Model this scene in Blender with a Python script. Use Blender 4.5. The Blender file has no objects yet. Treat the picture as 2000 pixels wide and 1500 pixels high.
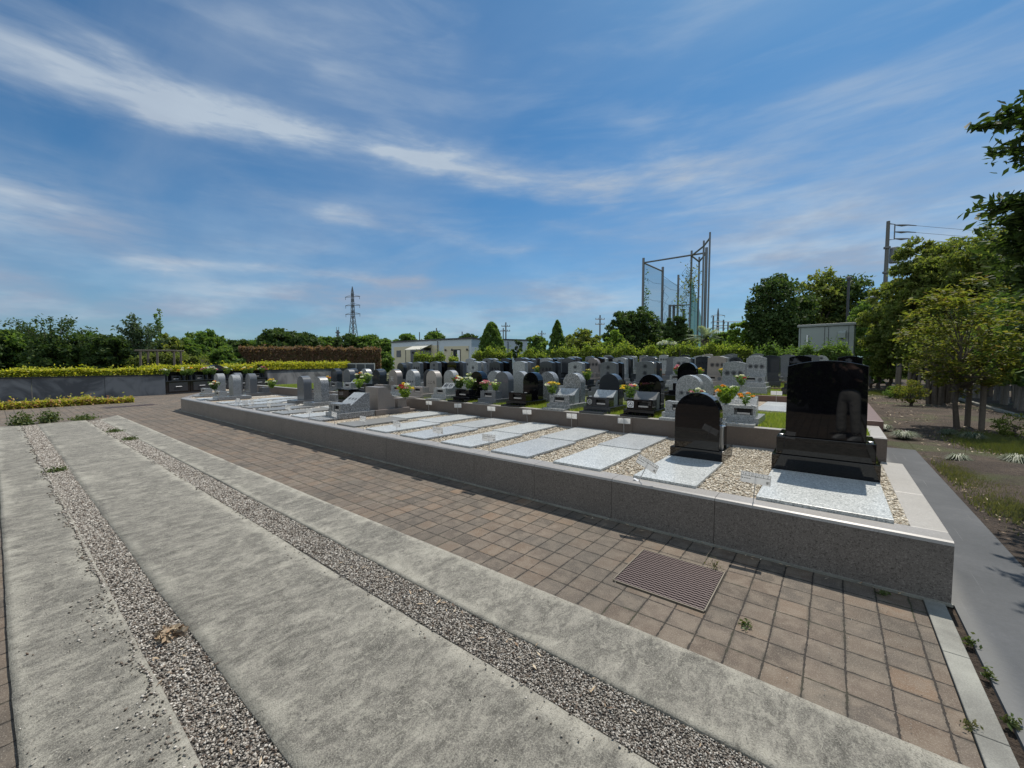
import bpy, bmesh, math, random
import numpy as np
from mathutils import Vector, Matrix, Euler
D = bpy.data; SC = bpy.context.scene; COL = SC.collection
RNG = np.random.default_rng(7); random.seed(7)
R_ = math.radians
# ------------------------------------------------------------------ camera
H = 1.55; FPX = 800.0
PIT = math.atan(42/800); YAW = R_(38.18)
FW = Vector((-math.sin(YAW)*math.cos(PIT), math.cos(YAW)*math.cos(PIT), -math.sin(PIT)))
RT = Vector((math.cos(YAW), math.sin(YAW), 0)); UP = RT.cross(FW)
cam = D.objects.new('camera', D.cameras.new('camera')); COL.objects.link(cam)
m = Matrix((RT, UP, -FW)).transposed().to_4x4(); m.translation = (0, 0, H); cam.matrix_world = m
cam.data.sensor_width = 36; cam.data.lens = 14.4; cam.data.clip_start = 0.05; cam.data.clip_end = 3000
SC.camera = cam
def ray(px, py): return FW + RT*((px-1000)/FPX) - UP*((py-750)/FPX)
def at_t(px, py, t): return ray(px, py)*t + Vector((0, 0, H))
def gp(px, t, z=0.0):
    p = at_t(px, 708, t); return Vector((p.x, p.y, z))
# ------------------------------------------------------------------ world, sun, exposure
SUN_EL = R_(59); SUN_AZ = 0.015     # azimuth from +Y
SUNV = Vector((math.sin(SUN_AZ)*math.cos(SUN_EL), math.cos(SUN_AZ)*math.cos(SUN_EL), math.sin(SUN_EL)))
SC.view_settings.view_transform = 'Standard'; SC.view_settings.look = 'None'
SC.view_settings.exposure = 0.10; SC.view_settings.gamma = 1.0
sl = D.objects.new('sun', D.lights.new('sun', 'SUN')); COL.objects.link(sl)
sl.data.energy = 4.2; sl.data.angle = R_(0.53); sl.data.color = (1.0, 0.93, 0.83)
sl.rotation_euler = SUNV.to_track_quat('Z', 'Y').to_euler()
W = D.worlds.new('World'); SC.world = W; W.use_nodes = True
class NT:
    """tiny node helper"""
    def __init__(s, nt): s.nt = nt; s.n = nt.nodes; s.l = nt.links
    def new(s, t, **kw):
        n = s.n.new(t)
        for k, v in kw.items():
            if k.startswith('i_'): s.put(n.inputs[int(k[2:])], v)
            else: setattr(n, k, v)
        return n
    def put(s, sock, v):
        if isinstance(v, bpy.types.NodeSocket): s.l.new(v, sock)
        else: sock.default_value = v
    def m(s, op, a, b=0.0, c=0.0, clamp=False):
        n = s.n.new('ShaderNodeMath'); n.operation = op; n.use_clamp = clamp
        for i, v in enumerate((a, b, c)):
            s.put(n.inputs[i], v)
        return n.outputs[0]
    def vm(s, op, a, b=(0, 0, 0)):
        n = s.n.new('ShaderNodeVectorMath'); n.operation = op
        s.put(n.inputs[0], a); s.put(n.inputs[1], b); return n.outputs[0]
    def mix(s, f, a, b, typ='RGBA', blend='MIX'):
        n = s.n.new('ShaderNodeMix'); n.data_type = typ
        if typ == 'RGBA':
            n.blend_type = blend
            s.put(n.inputs[0], f)
            s.put(n.inputs[6], a if not isinstance(a, tuple) else (*a[:3], 1)); s.put(n.inputs[7], b if not isinstance(b, tuple) else (*b[:3], 1))
            return n.outputs[2]
        s.put(n.inputs[0], f); s.put(n.inputs[2], a); s.put(n.inputs[3], b); return n.outputs[0]
    def noise(s, vec, scale, detail=4, rough=.55, dist=0.0, out=0):
        n = s.n.new('ShaderNodeTexNoise'); n.inputs['Scale'].default_value = scale; n.inputs['Detail'].default_value = detail
        n.inputs['Roughness'].default_value = rough; n.inputs['Distortion'].default_value = dist
        if vec is not None: s.l.new(vec, n.inputs['Vector'])
        return n.outputs[out]
    def voro(s, vec, scale, out=0, feature='F1'):
        n = s.n.new('ShaderNodeTexVoronoi'); n.feature = feature; n.inputs['Scale'].default_value = scale
        if vec is not None: s.l.new(vec, n.inputs['Vector'])
        return n.outputs[out]
    def ss(s, x, a, b):
        n = s.n.new('ShaderNodeMapRange'); n.interpolation_type = 'SMOOTHSTEP'
        s.put(n.inputs[0], x); n.inputs[1].default_value = a; n.inputs[2].default_value = b
        return n.outputs[0]
    def ramp(s, fac, stops):
        n = s.n.new('ShaderNodeValToRGB'); s.l.new(fac, n.inputs[0]); e = n.color_ramp.elements
        while len(e) < len(stops): e.new(0.5)
        for i, (p, c) in enumerate(stops): e[i].position = p; e[i].color = (*c, 1)
        return n.outputs[0]
def build_world():
    T = NT(W.node_tree); T.n.clear()
    out = T.new('ShaderNodeOutputWorld'); bg = T.new('ShaderNodeBackground')
    sky = T.new('ShaderNodeTexSky', sky_type='NISHITA', sun_disc=False, sun_elevation=SUN_EL, sun_rotation=SUN_AZ,
                altitude=50, air_density=1.0, dust_density=0.6, ozone_density=3.0)
    tc = T.new('ShaderNodeTexCoord'); d = T.vm('NORMALIZE', tc.outputs['Generated'])
    sp = T.new('ShaderNodeSeparateXYZ'); T.l.new(d, sp.inputs[0]); x, y, z = sp.outputs
    az = T.m('ARCTAN2', x, y)                # radians from +Y towards +X
    el = T.m('ARCSINE', z)
    comb = T.new('ShaderNodeCombineXYZ'); T.l.new(az, comb.inputs[0]); T.l.new(T.m('MULTIPLY', el, 3.2), comb.inputs[1])
    v = comb.outputs[0]
    # plane projection for perspective-correct cirrus
    iz = T.m('DIVIDE', 1.0, T.m('ADD', T.m('MAXIMUM', z, 0.0), 0.10))
    pc = T.new('ShaderNodeCombineXYZ'); T.l.new(T.m('MULTIPLY', x, iz), pc.inputs[0]); T.l.new(T.m('MULTIPLY', y, iz), pc.inputs[1])
    mp = T.new('ShaderNodeMapping'); T.l.new(pc.outputs[0], mp.inputs[0]); mp.inputs['Rotation'].default_value = (0, 0, R_(28)); mp.inputs['Scale'].default_value = (0.55, 1.5, 1)
    n1 = T.noise(mp.outputs[0], .8, 7, .52, 0.4)
    n2 = T.noise(mp.outputs[0], 4.5, 6, .6, 0.4)
    warp = T.noise(v, 2.2, 5, .6, 0.2); warp2 = T.noise(v, 9.0, 4, .6, 0.5)
    elw = T.m('ADD', el, T.m('ADD', T.m('MULTIPLY', T.m('SUBTRACT', warp, .5), .10), T.m('MULTIPLY', T.m('SUBTRACT', warp2, .5), .035)))
    def azel(px, py):
        r = ray(px, py).normalized(); return math.atan2(r.x, r.y), math.asin(r.z)
    tot = None
    streaks = [((-60, 105), (220, 150), .030, .46), ((150, 150), (500, 215), .024, .56), ((60, 180), (330, 235), .016, .3), ((330, 215), (620, 265), .022, .72), ((560, 262), (860, 300), .026, .75), ((760, 292), (1180, 372), .024, .72), ((-40, 60), (200, 110), .02, .2), ((880, 300), (1400, 330), .03, .3), ((1180, 330), (1420, 360), .040, .30),
               ((260, 503), (820, 541), .013, .55), ((640, 415), (1010, 492), .016, .42), ((-50, 375), (60, 385), .055, .55), ((-50, 530), (60, 560), .02, .35),
               ((0, 605), (760, 600), .040, .38), ((420, 575), (860, 585), .015, .30), ((1450, 400), (1900, 385), .10, .44), ((1650, 215), (2000, 170), .07, .30), ((1250, 480), (1700, 520), .05, .28), ((900, 600), (1450, 590), .04, .28), ((-50, 420), (300, 450), .04, .18),
               ((1080, 440), (1180, 450), .015, .28), ((1250, 260), (1360, 310), .03, .25), ((650, 130), (870, 110), .02, .22), ((0, 20), (600, 90), .03, .12), ((980, 590), (1250, 560), .03, .25)]
    for (a, b, w, k) in streaks:
        a0, e0 = azel(*a); a1, e1 = azel(*b)
        L2 = (a1-a0)**2+(e1-e0)**2
        # t along the segment
        t = T.m('DIVIDE', T.m('ADD', T.m('MULTIPLY', T.m('SUBTRACT', az, a0), a1-a0), T.m('MULTIPLY', T.m('SUBTRACT', elw, e0), e1-e0)), L2, clamp=False)
        tc_ = T.m('MINIMUM', T.m('MAXIMUM', t, 0), 1)
        dx = T.m('SUBTRACT', az, T.m('ADD', T.m('MULTIPLY', tc_, a1-a0), a0)); dy = T.m('SUBTRACT', elw, T.m('ADD', T.m('MULTIPLY', tc_, e1-e0), e0))
        dd = T.m('SQRT', T.m('ADD', T.m('MULTIPLY', T.m('MULTIPLY', dx, .45), T.m('MULTIPLY', dx, .45)), T.m('MULTIPLY', dy, dy)))
        g = T.m('MULTIPLY', T.m('POWER', 2.718, T.m('MULTIPLY', T.m('MULTIPLY', dd, dd), -1/(w*w))), k)
        tot = g if tot is None else T.m('ADD', tot, g)
    mps = T.new('ShaderNodeMapping'); T.l.new(v, mps.inputs[0]); mps.inputs['Rotation'].default_value = (0, 0, R_(24)); mps.inputs['Scale'].default_value = (1.3, 2.3, 1)
    nf = T.noise(mps.outputs[0], 2.0, 8, .56, .35); nf2 = T.noise(mps.outputs[0], 6.0, 6, .6, .5)
    tex = T.ss(T.m('ADD', T.m('MULTIPLY', nf, .68), T.m('MULTIPLY', nf2, .32)), .30, .70)
    strk = T.m('MULTIPLY', tot, T.m('ADD', T.m('MULTIPLY', tex, 1.05), .16))
    behind = T.m('MULTIPLY', T.ss(y, .1, -.5), .75)  # extra cloud cover added out of view behind the camera as neutral fill
    base = T.m('ADD', T.m('ADD', T.m('MULTIPLY', T.ss(n1, .40, .74), .28), T.m('MULTIPLY', T.ss(nf, .44, .78), .24)), behind)
    veil = T.m('MULTIPLY', T.ss(el, .40, .0), .36)
    cov = T.m('ADD', T.m('ADD', strk, base), veil, clamp=True)
    # deeper blue aloft
    skyc = T.mix(1.0, sky.outputs[0], (0.37, 0.71, 0.88), blend='MULTIPLY')
    grey = T.ss(T.noise(v, 3.0, 5, .6), .36, .58)
    lowm = T.m('MULTIPLY', T.ss(el, .62, .10), grey)
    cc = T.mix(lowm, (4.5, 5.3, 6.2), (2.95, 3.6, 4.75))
    cc = T.mix(1.0, cc, T.mix(T.ss(y, -.1, -.6), (1.0, 1.0, 1.0), (1.75, 1.65, 1.5)), blend='MULTIPLY')  # unseen clouds behind the camera brightened to lift fill on faces toward it
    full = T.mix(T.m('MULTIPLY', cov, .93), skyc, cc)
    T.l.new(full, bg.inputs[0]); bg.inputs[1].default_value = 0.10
    T.l.new(bg.outputs[0], out.inputs[0])
build_world()
# ------------------------------------------------------------------ materials
MATS = {}
def mat(name, fn=None, **kw):
    if name in MATS: return MATS[name]
    M = D.materials.new(name); M.use_nodes = True; T = NT(M.node_tree); T.n.clear()
    out = T.new('ShaderNodeOutputMaterial'); b = T.new('ShaderNodeBsdfPrincipled'); T.l.new(b.outputs[0], out.inputs[0])
    T.b = b; T.out = out; tc = T.new('ShaderNodeTexCoord'); T.obj = tc.outputs['Object']; T.gen = tc.outputs['Generated']
    T.geo = T.new('ShaderNodeNewGeometry')
    for k, v in kw.items():
        k2 = k.replace('_', ' ')
        if isinstance(v, tuple) and len(v) == 3: v = (*v, 1)
        b.inputs[k2].default_value = v
    if fn: fn(T)
    MATS[name] = M; return M
def bump(T, h, strength=.3, dist=.01):
    n = T.new('ShaderNodeBump'); n.inputs['Strength'].default_value = strength; n.inputs['Distance'].default_value = dist
    T.l.new(h, n.inputs['Height']); T.l.new(n.outputs[0], T.b.inputs['Normal'])
def setc(T, c): T.put(T.b.inputs['Base Color'], c)
def granite(name, dark, mid, light, scale=220, rough=.25, fd=.28, fl=.68, dirt=0.0, spec=.5):
    def f(T):
        c = T.voro(T.obj, scale, out=1); bw = T.new('ShaderNodeRGBToBW'); T.l.new(c, bw.inputs[0])
        n = T.noise(T.obj, scale*.35, 3, .7)
        n5 = T.noise(T.obj, 55, 3, .8)
        s = T.m('ADD', T.m('ADD', T.m('MULTIPLY', bw.outputs[0], .45), T.m('MULTIPLY', n, .2)), T.m('MULTIPLY', T.m('ADD', T.m('MULTIPLY', T.m('SUBTRACT', n5, .5), 1.7), .5), .35))
        col = T.ramp(s, [(fd-.06, dark), (fd+.08, mid), (fl-.05, mid), (fl+.1, light)])
        big = T.noise(T.obj, 2.3, 4, .6)
        col = T.mix(T.m('MULTIPLY', T.ss(big, .35, .75), .25+dirt), col, tuple(v*.62 for v in mid))
        inf = T.new('ShaderNodeObjectInfo')
        col = T.mix(1.0, col, T.mix(inf.outputs['Random'], (.84, .84, .85), (1.1, 1.09, 1.06)), blend='MULTIPLY')
        setc(T, col)
        T.b.inputs['Roughness'].default_value = rough; T.b.inputs['Specular IOR Level'].default_value = spec
        T.put(T.b.inputs['Roughness'], T.m('ADD', rough*.8, T.m('MULTIPLY', big, rough*.45)))
    return mat(name, f)
G_LIGHT = granite('light_grey_granite', (.12, .125, .13), (.33, .343, .345), (.55, .56, .56), 120, .22, fd=.36, fl=.6)
G_SLAB = granite('pale_slab_granite', (.21, .225, .23), (.46, .485, .485), (.70, .72, .72), 120, .30, fd=.37, fl=.58, dirt=.05)
G_SLABD = granite('dull_slab_granite', (.12, .12, .115), (.22, .22, .21), (.36, .36, .34), 130, .35, dirt=.1)
G_SPECK = granite('speckled_granite', (.04, .042, .044), (.25, .258, .26), (.56, .57, .57), 90, .22, fd=.34, fl=.6)
G_MID = granite('mid_grey_granite', (.055, .058, .065), (.15, .158, .168), (.30, .31, .32), 130, .14)
G_DARK = granite('dark_grey_granite', (.014, .016, .019), (.040, .045, .052), (.10, .105, .115), 240, .08, fd=.3, fl=.74)
G_BLACK = granite('black_polished_granite', (.003, .003, .0035), (.0045, .0045, .006), (.012, .012, .014), 300, .025, fl=.8)
G_PINK = granite('pinkish_grey_granite', (.12, .10, .09), (.25, .22, .20), (.38, .34, .32), 120, .3)
G_BEIGE = granite('beige_granite', (.20, .17, .145), (.36, .32, .285), (.5, .46, .42), 120, .28)
G_WALL = granite('brown_grey_wall_granite', (.085, .076, .07), (.215, .196, .18), (.36, .335, .31), 170, .42, fd=.36, fl=.63, dirt=.10)
G_WALL2 = granite('dark_brown_wall_granite', (.05, .04, .034), (.13, .106, .092), (.21, .18, .16), 120, .45, dirt=.15)
G_CAP = granite('pale_kerb_granite', (.22, .205, .185), (.38, .36, .33), (.58, .55, .51), 150, .38, dirt=.12)
G_RED = granite('reddish_kerb_granite', (.06, .035, .03), (.145, .085, .07), (.24, .16, .14), 140, .4, dirt=.1)
STEEL = mat('dull_steel', Base_Color=(.55, .56, .57), Metallic=.9, Roughness=.38)
POLE = mat('painted_grey_metal', Base_Color=(.16, .165, .17), Metallic=.3, Roughness=.5)
IRON = mat('rusty_iron', lambda T: (setc(T, T.mix(T.noise(T.obj, 60, 5, .7), (.07, .052, .05), (.17, .13, .125)))), Roughness=.6, Metallic=.4)
WHITE = mat('white_plastic', Base_Color=(.84, .84, .84), Roughness=.35)
INK = mat('black_ink', Base_Color=(.02, .02, .022), Roughness=.5)
CARVE = mat('white_carved_letters', Base_Color=(.72, .72, .70), Roughness=.6)
NICHE = mat('dark_niche', Base_Color=(.012, .012, .013), Roughness=.6)
INCENSE = mat('ash_plate', Base_Color=(.50, .47, .44), Roughness=.5)
def f_concrete(T):
    mp = T.new('ShaderNodeMapping'); T.l.new(T.obj, mp.inputs[0]); mp.inputs['Rotation'].default_value = (0, 0, .5); mp.inputs['Scale'].default_value = (1.7, .9, 1)
    n1 = T.noise(T.obj, 1.5, 7, .62, .9); n2 = T.noise(mp.outputs[0], 6, 8, .72, .8); n3 = T.noise(T.obj, 60, 5, .8); n4 = T.noise(T.obj, 11, 6, .7, 1.5)
    n5 = T.noise(T.obj, 140, 3, .85); n6 = T.noise(mp.outputs[0], 24, 6, .8, 1.2)
    att = T.new('ShaderNodeAttribute'); att.attribute_name = 'edge'
    core = T.ss(T.m('ADD', att.outputs['Fac'], T.m('MULTIPLY', T.m('SUBTRACT', n1, .5), .62)), .02, .10)
    core = T.m('MULTIPLY', core, T.ss(T.m('ADD', T.m('MULTIPLY', n4, .5), T.m('MULTIPLY', n1, .5)), .36, .50))
    pale = T.ramp(n2, [(.36, (.225, .214, .180)), (.62, (.40, .38, .32))]); dark = T.ramp(n2, [(.38, (.088, .083, .071)), (.50, (.162, .153, .131)), (.62, (.28, .264, .224))])
    col = T.mix(T.m('MULTIPLY', core, .92), pale, dark)
    col = T.mix(T.m('MULTIPLY', T.ss(n5, .50, .64), .62), col, (.42, .40, .335)); col = T.mix(T.m('MULTIPLY', T.ss(n5, .49, .35), .65), col, (.05, .046, .038))
    col = T.mix(T.m('MULTIPLY', T.ss(n6, .51, .62), .6), col, (.36, .345, .285)); col = T.mix(T.m('MULTIPLY', T.ss(n6, .47, .36), .6), col, (.085, .079, .065))
    rg = T.m('ABSOLUTE', T.m('SUBTRACT', T.noise(T.obj, 5.5, 3, .5, 2.2), .5)); fib = T.m('MULTIPLY', T.ss(rg, .010, .002), T.ss(T.noise(T.obj, 3.1, 3), .54, .60))
    col = T.mix(T.m('MULTIPLY', fib, .55), col, (.45, .43, .36))
    spot = T.ss(T.voro(T.obj, 9), .10, .05); col = T.mix(T.m('MULTIPLY', T.m('MULTIPLY', spot, T.ss(T.noise(T.obj, 2.1, 2), .5, .6)), .6), col, (.06, .055, .045))
    setc(T, col); bump(T, T.m('ADD', T.m('MULTIPLY', n3, .8), T.m('MULTIPLY', n5, .6)), .9, .008); T.b.inputs['Roughness'].default_value = .88
CONC = mat('weathered_concrete', f_concrete)
def f_kerb(T):
    n1 = T.noise(T.obj, 3, 6, .6, .3); n3 = T.noise(T.obj, 160, 4, .7)
    setc(T, T.ramp(T.m('ADD', T.m('MULTIPLY', n1, .6), T.m('MULTIPLY', n3, .4)), [(.38, (.17, .168, .15)), (.6, (.33, .33, .29))])); bump(T, n3, .3, .005)
    T.b.inputs['Roughness'].default_value = .85
KERB = mat('kerb_concrete', f_kerb)
def f_brick(T):
    sp = T.new('ShaderNodeSeparateXYZ'); T.l.new(T.obj, sp.inputs[0])
    wob = T.m('MULTIPLY', T.m('SUBTRACT', T.noise(T.obj, 3.0, 2), .5), .012)
    u = T.m('DIVIDE', T.m('ADD', T.m('ADD', sp.outputs[0], .240), wob), .168); v = T.m('DIVIDE', T.m('SUBTRACT', T.m('ADD', sp.outputs[1], wob), 2.235), .1835)
    fu = T.m('FRACT', u); fv = T.m('FRACT', v)
    c = T.new('ShaderNodeCombineXYZ'); T.l.new(T.m('FLOOR', u), c.inputs[0]); T.l.new(T.m('FLOOR', v), c.inputs[1])
    wn = T.new('ShaderNodeTexWhiteNoise', noise_dimensions='2D'); T.l.new(c.outputs[0], wn.inputs[0]); r = wn.outputs[0]
    wn2 = T.new('ShaderNodeTexWhiteNoise', noise_dimensions='2D'); T.l.new(T.vm('ADD', c.outputs[0], (31.3, 7.7, 0)), wn2.inputs[0]); r2 = wn2.outputs[0]
    du = T.m('MULTIPLY', T.m('SUBTRACT', .5, T.m('ABSOLUTE', T.m('SUBTRACT', fu, .5))), .168); dv = T.m('MULTIPLY', T.m('SUBTRACT', .5, T.m('ABSOLUTE', T.m('SUBTRACT', fv, .5))), .1835)
    dmin = T.m('MINIMUM', du, dv)
    jn = T.m('MULTIPLY', T.ss(T.noise(T.obj, 30, 5, .75), .38, .72), .0065)
    joint = T.ss(T.m('SUBTRACT', dmin, jn), .0004, .0026)
    grain = T.noise(T.obj, 150, 3, .85); blot = T.noise(T.obj, 9, 5, .65); big = T.noise(T.obj, .9, 4, .6)
    base = T.ramp(r, [(0, (.074, .057, .043)), (.4, (.110, .080, .058)), (.66, (.132, .092, .063)), (.86, (.152, .105, .068)), (.95, (.185, .118, .072)), (1, (.122, .103, .080))])
    base = T.mix(T.m('MULTIPLY', r2, .35), base, (.15, .135, .115))
    base = T.mix(T.m('MULTIPLY', T.ss(blot, .42, .62), .55), base, (.215, .175, .132))
    base = T.mix(T.m('MULTIPLY', T.ss(big, .42, .62), .45), base, (.068, .061, .05))
    base = T.mix(T.m('MULTIPLY', T.ss(grain, .52, .68), .6), base, (.38, .345, .28)); base = T.mix(T.m('MULTIPLY', T.ss(grain, .46, .30), .5), base, (.05, .04, .034))
    jc = T.mix(T.ss(T.noise(T.obj, 1.6, 4), .5, .68), (.028, .022, .017), (.05, .052, .022))
    base = T.mix(T.m('MULTIPLY', T.ss(dmin, .022, .003), T.m('MULTIPLY', T.ss(T.noise(T.obj, 7, 4), .42, .62), .55)), base, (.05, .046, .034))
    setc(T, T.mix(joint, jc, base))
    bump(T, T.m('ADD', T.m('MULTIPLY', joint, 1.0), T.m('MULTIPLY', grain, .25)), .9, .006); T.b.inputs['Roughness'].default_value = .85
BRICK = mat('brown_clay_pavers', f_brick)
def f_soil(T):
    n1 = T.noise(T.obj, 1.2, 6, .65); n2 = T.noise(T.obj, 25, 6, .75); n3 = T.voro(T.obj, 60)
    c = T.ramp(T.m('ADD', T.m('MULTIPLY', n1, .45), T.m('MULTIPLY', n2, .55)), [(.36, (.028, .019, .013)), (.50, (.066, .047, .033)), (.64, (.15, .112, .08))])
    c = T.mix(T.m('MULTIPLY', T.ss(T.noise(T.obj, .55, 5, .6), .50, .62), .6), c, (.075, .095, .028))
    setc(T, c); bump(T, T.m('ADD', n2, T.m('MULTIPLY', n3, .3)), 1.0, .04); T.b.inputs['Roughness'].default_value = .95
SOIL = mat('bare_soil', f_soil)
def f_path(T):
    n1 = T.noise(T.obj, 1.5, 5, .6, .4); n2 = T.noise(T.obj, 40, 5, .7); sp = T.new('ShaderNodeSeparateXYZ'); T.l.new(T.obj, sp.inputs[0])
    scr = T.noise(None, 1, 2); mp = T.new('ShaderNodeMapping'); T.l.new(T.obj, mp.inputs[0]); mp.inputs['Scale'].default_value = (60, .6, 1)
    st = T.noise(mp.outputs[0], 1.0, 3, .6)
    c = T.ramp(T.m('ADD', T.m('MULTIPLY', n1, .7), T.m('MULTIPLY', n2, .3)), [(.35, (.070, .075, .080)), (.55, (.095, .10, .106)), (.72, (.145, .147, .148))])
    c = T.mix(T.m('MULTIPLY', T.ss(st, .66, .72), .35), c, (.36, .37, .37))
    edge = T.ss(T.m('ADD', sp.outputs[0], T.m('MULTIPLY', n1, .14)), .84, .74)
    c = T.mix(T.m('MULTIPLY', edge, .3), c, (.30, .295, .27))
    setc(T, c); bump(T, n2, .3, .005); T.b.inputs['Roughness'].default_value = .9
PATH = mat('grey_smooth_paving', f_path)
def f_lawn(T):
    n = T.noise(T.obj, 30, 5, .7); n1 = T.noise(T.obj, 2, 4)
    c = T.ramp(T.m('ADD', T.m('MULTIPLY', n, .6), T.m('MULTIPLY', n1, .4)), [(.38, (.05, .055, .02)), (.62, (.13, .17, .035))]); setc(T, c); bump(T, n, .8, .03)
    T.b.inputs['Roughness'].default_value = .9
LAWN = mat('lawn_turf', f_lawn)
def island(name, cols, rough=.7, trans=0.0, var=(1.5, 1.55, .75), spec=.5):
    """colour differs from piece to piece (Random Per Island); optional translucency for leaves"""
    def f(T):
        r = T.geo.outputs['Random Per Island']
        n = len(cols); col = T.ramp(r, [(i/(n-1) if n > 1 else 0, c) for i, c in enumerate(cols)])
        setc(T, col); T.b.inputs['Roughness'].default_value = rough; T.b.inputs['Specular IOR Level'].default_value = spec
        if trans:
            tr = T.new('ShaderNodeBsdfTranslucent'); T.l.new(T.mix(1.0, col, var, blend='MULTIPLY'), tr.inputs[0])
            mx = T.new('ShaderNodeMixShader'); mx.inputs[0].default_value = trans; T.l.new(T.b.outputs[0], mx.inputs[1]); T.l.new(tr.outputs[0], mx.inputs[2]); T.l.new(mx.outputs[0], T.out.inputs[0])
    return mat(name, f)
BOARDM = island('white_sign_board', [(.85, .85, .85), (.85, .85, .85)], .4, .5, (1.1, 1.1, 1.08))
PEB = island('cream_pebbles', [(0.315, 0.255, 0.175), (0.588, 0.520, 0.407), (0.693, 0.632, 0.514), (0.441, 0.377, 0.281), (0.777, 0.724, 0.621), (0.231, 0.189, 0.136), (0.630, 0.571, 0.446)], .7)
PEBW = island('white_pebbles', [(.45, .42, .36), (.75, .73, .68), (.60, .56, .48), (.8, .79, .76)], .7)
CHIP = island('grey_stone_chips', [(0.041, 0.032, 0.023), (0.492, 0.463, 0.410), (0.137, 0.110, 0.083), (0.683, 0.645, 0.576), (0.116, 0.074, 0.048), (0.342, 0.316, 0.269), (0.062, 0.045, 0.034), (0.232, 0.208, 0.173), (0.573, 0.537, 0.474), (0.095, 0.069, 0.051), (0.041, 0.035, 0.025)], .8)
LITTER = island('dry_leaf_litter', [(.175, .106, .062), (.500, .388, .250), (.112, .069, .044), (.650, .550, .400), (.275, .163, .088)], .8)
GRASS = island('turf_grass_blades', [(.149, .218, .029), (.230, .299, .046), (.299, .345, .081), (.115, .172, .029), (.322, .310, .103)], .6, 0.45)
WEED = island('weed_leaves', [(.056, .096, .024), (.104, .144, .040), (.128, .136, .048)], .6, .3)
WEEDG = island('soil_grass_blades', [(.08, .115, .025), (.12, .15, .035), (.15, .15, .05), (.07, .09, .02)], .7, .3)
DGRASS = island('dry_grass_blades', [(.12, .13, .05), (.19, .18, .08), (.09, .11, .035)], .7, .3)
YHEDGE = island('golden_hedge_leaves', [(0.465, 0.440, 0.039), (0.284, 0.337, 0.032), (0.621, 0.544, 0.051), (0.155, 0.221, 0.026), (0.712, 0.621, 0.077)], .55, 0.45)
PHEDGE = island('yellow_pink_hedge_leaves', [(.408, .396, .048), (.288, .336, .042), (.540, .456, .084), (.504, .228, .144), (.192, .240, .036), (.480, .432, .060)], .55, 0.45)
BHEDGE = island('brown_hedge_leaves', [(0.164, 0.085, 0.058), (0.258, 0.140, 0.090), (0.117, 0.082, 0.050), (0.312, 0.187, 0.116), (0.140, 0.128, 0.054)], .7, 0.35)
MHEDGE = island('mixed_green_hedge_leaves', [(.135, .210, .038), (.255, .330, .053), (.090, .150, .030), (.360, .405, .075), (.210, .255, .045), (.075, .128, .027)], .65, 0.46, (1.5, 1.55, .75), .25)
L_DARK = island('dark_green_leaves', [(.034, .068, .021), (.068, .113, .034), (.046, .083, .027), (.106, .143, .046)], .65, 0.36, (1.5, 1.55, .75), .25)
L_MID = island('mid_green_leaves', [(.073, .138, .032), (.130, .203, .049), (.089, .162, .041), (.179, .244, .065)], .65, 0.44, (1.5, 1.55, .75), .25)
L_BRIGHT = island('bright_green_leaves', [(.133, .223, .037), (.208, .297, .052), (.089, .164, .030), (.267, .356, .075)], .65, 0.48, (1.5, 1.55, .75), .25)
L_OLIVE = island('olive_green_leaves', [(.108, .150, .036), (.180, .222, .054), (.078, .114, .030), (.240, .270, .072), (.156, .162, .060)], .65, 0.46, (1.5, 1.55, .75), .25)
L_YELL = island('yellow_green_leaves', [(0.120, 0.144, 0.028), (0.184, 0.197, 0.041), (0.080, 0.113, 0.020), (0.224, 0.223, 0.065), (0.152, 0.113, 0.041)], .65, 0.48, (1.5, 1.55, .75), .25)
L_BLUE = island('bluish_green_leaves', [(.058, .098, .052), (.098, .143, .078), (.046, .078, .039), (.130, .182, .104)], .65, 0.36, (1.5, 1.55, .75), .25)
L_DEEP = island('deep_green_broad_leaves', [(.035, .065, .018), (.06, .10, .025), (.03, .055, .018), (.08, .125, .03)], .65, 0.31, (1.5, 1.55, .75), .25)
L_PALE = island('pale_frond_leaves', [(.330, .405, .300), (.480, .540, .420), (.240, .300, .195)], .4, .2)
L_RED = island('red_young_leaves', [(.35, .05, .04), (.45, .10, .07), (.28, .05, .03)], .5, .3)
VARIE = island('striped_lilyturf_blades', [(.040, .062, .028), (.180, .214, .146), (.068, .096, .045), (.236, .259, .191)], .5, 0.2)
BARK = mat('tree_bark', lambda T: (setc(T, T.mix(T.noise(T.obj, 18, 5, .7), (.045, .036, .028), (.15, .125, .10))), bump(T, T.noise(T.obj, 40, 5, .7), .7, .02)), Roughness=.9)
PBARK = mat('pale_bark', lambda T: (setc(T, T.mix(T.noise(T.obj, 18, 5, .7), (.12, .11, .095), (.28, .26, .23))), bump(T, T.noise(T.obj, 40, 5, .7), .7, .02)), Roughness=.9)
WOODP = mat('weathered_timber', lambda T: (setc(T, T.mix(T.noise(T.obj, 30, 5, .7), (.08, .065, .05), (.20, .17, .14)))), Roughness=.9)
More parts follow.
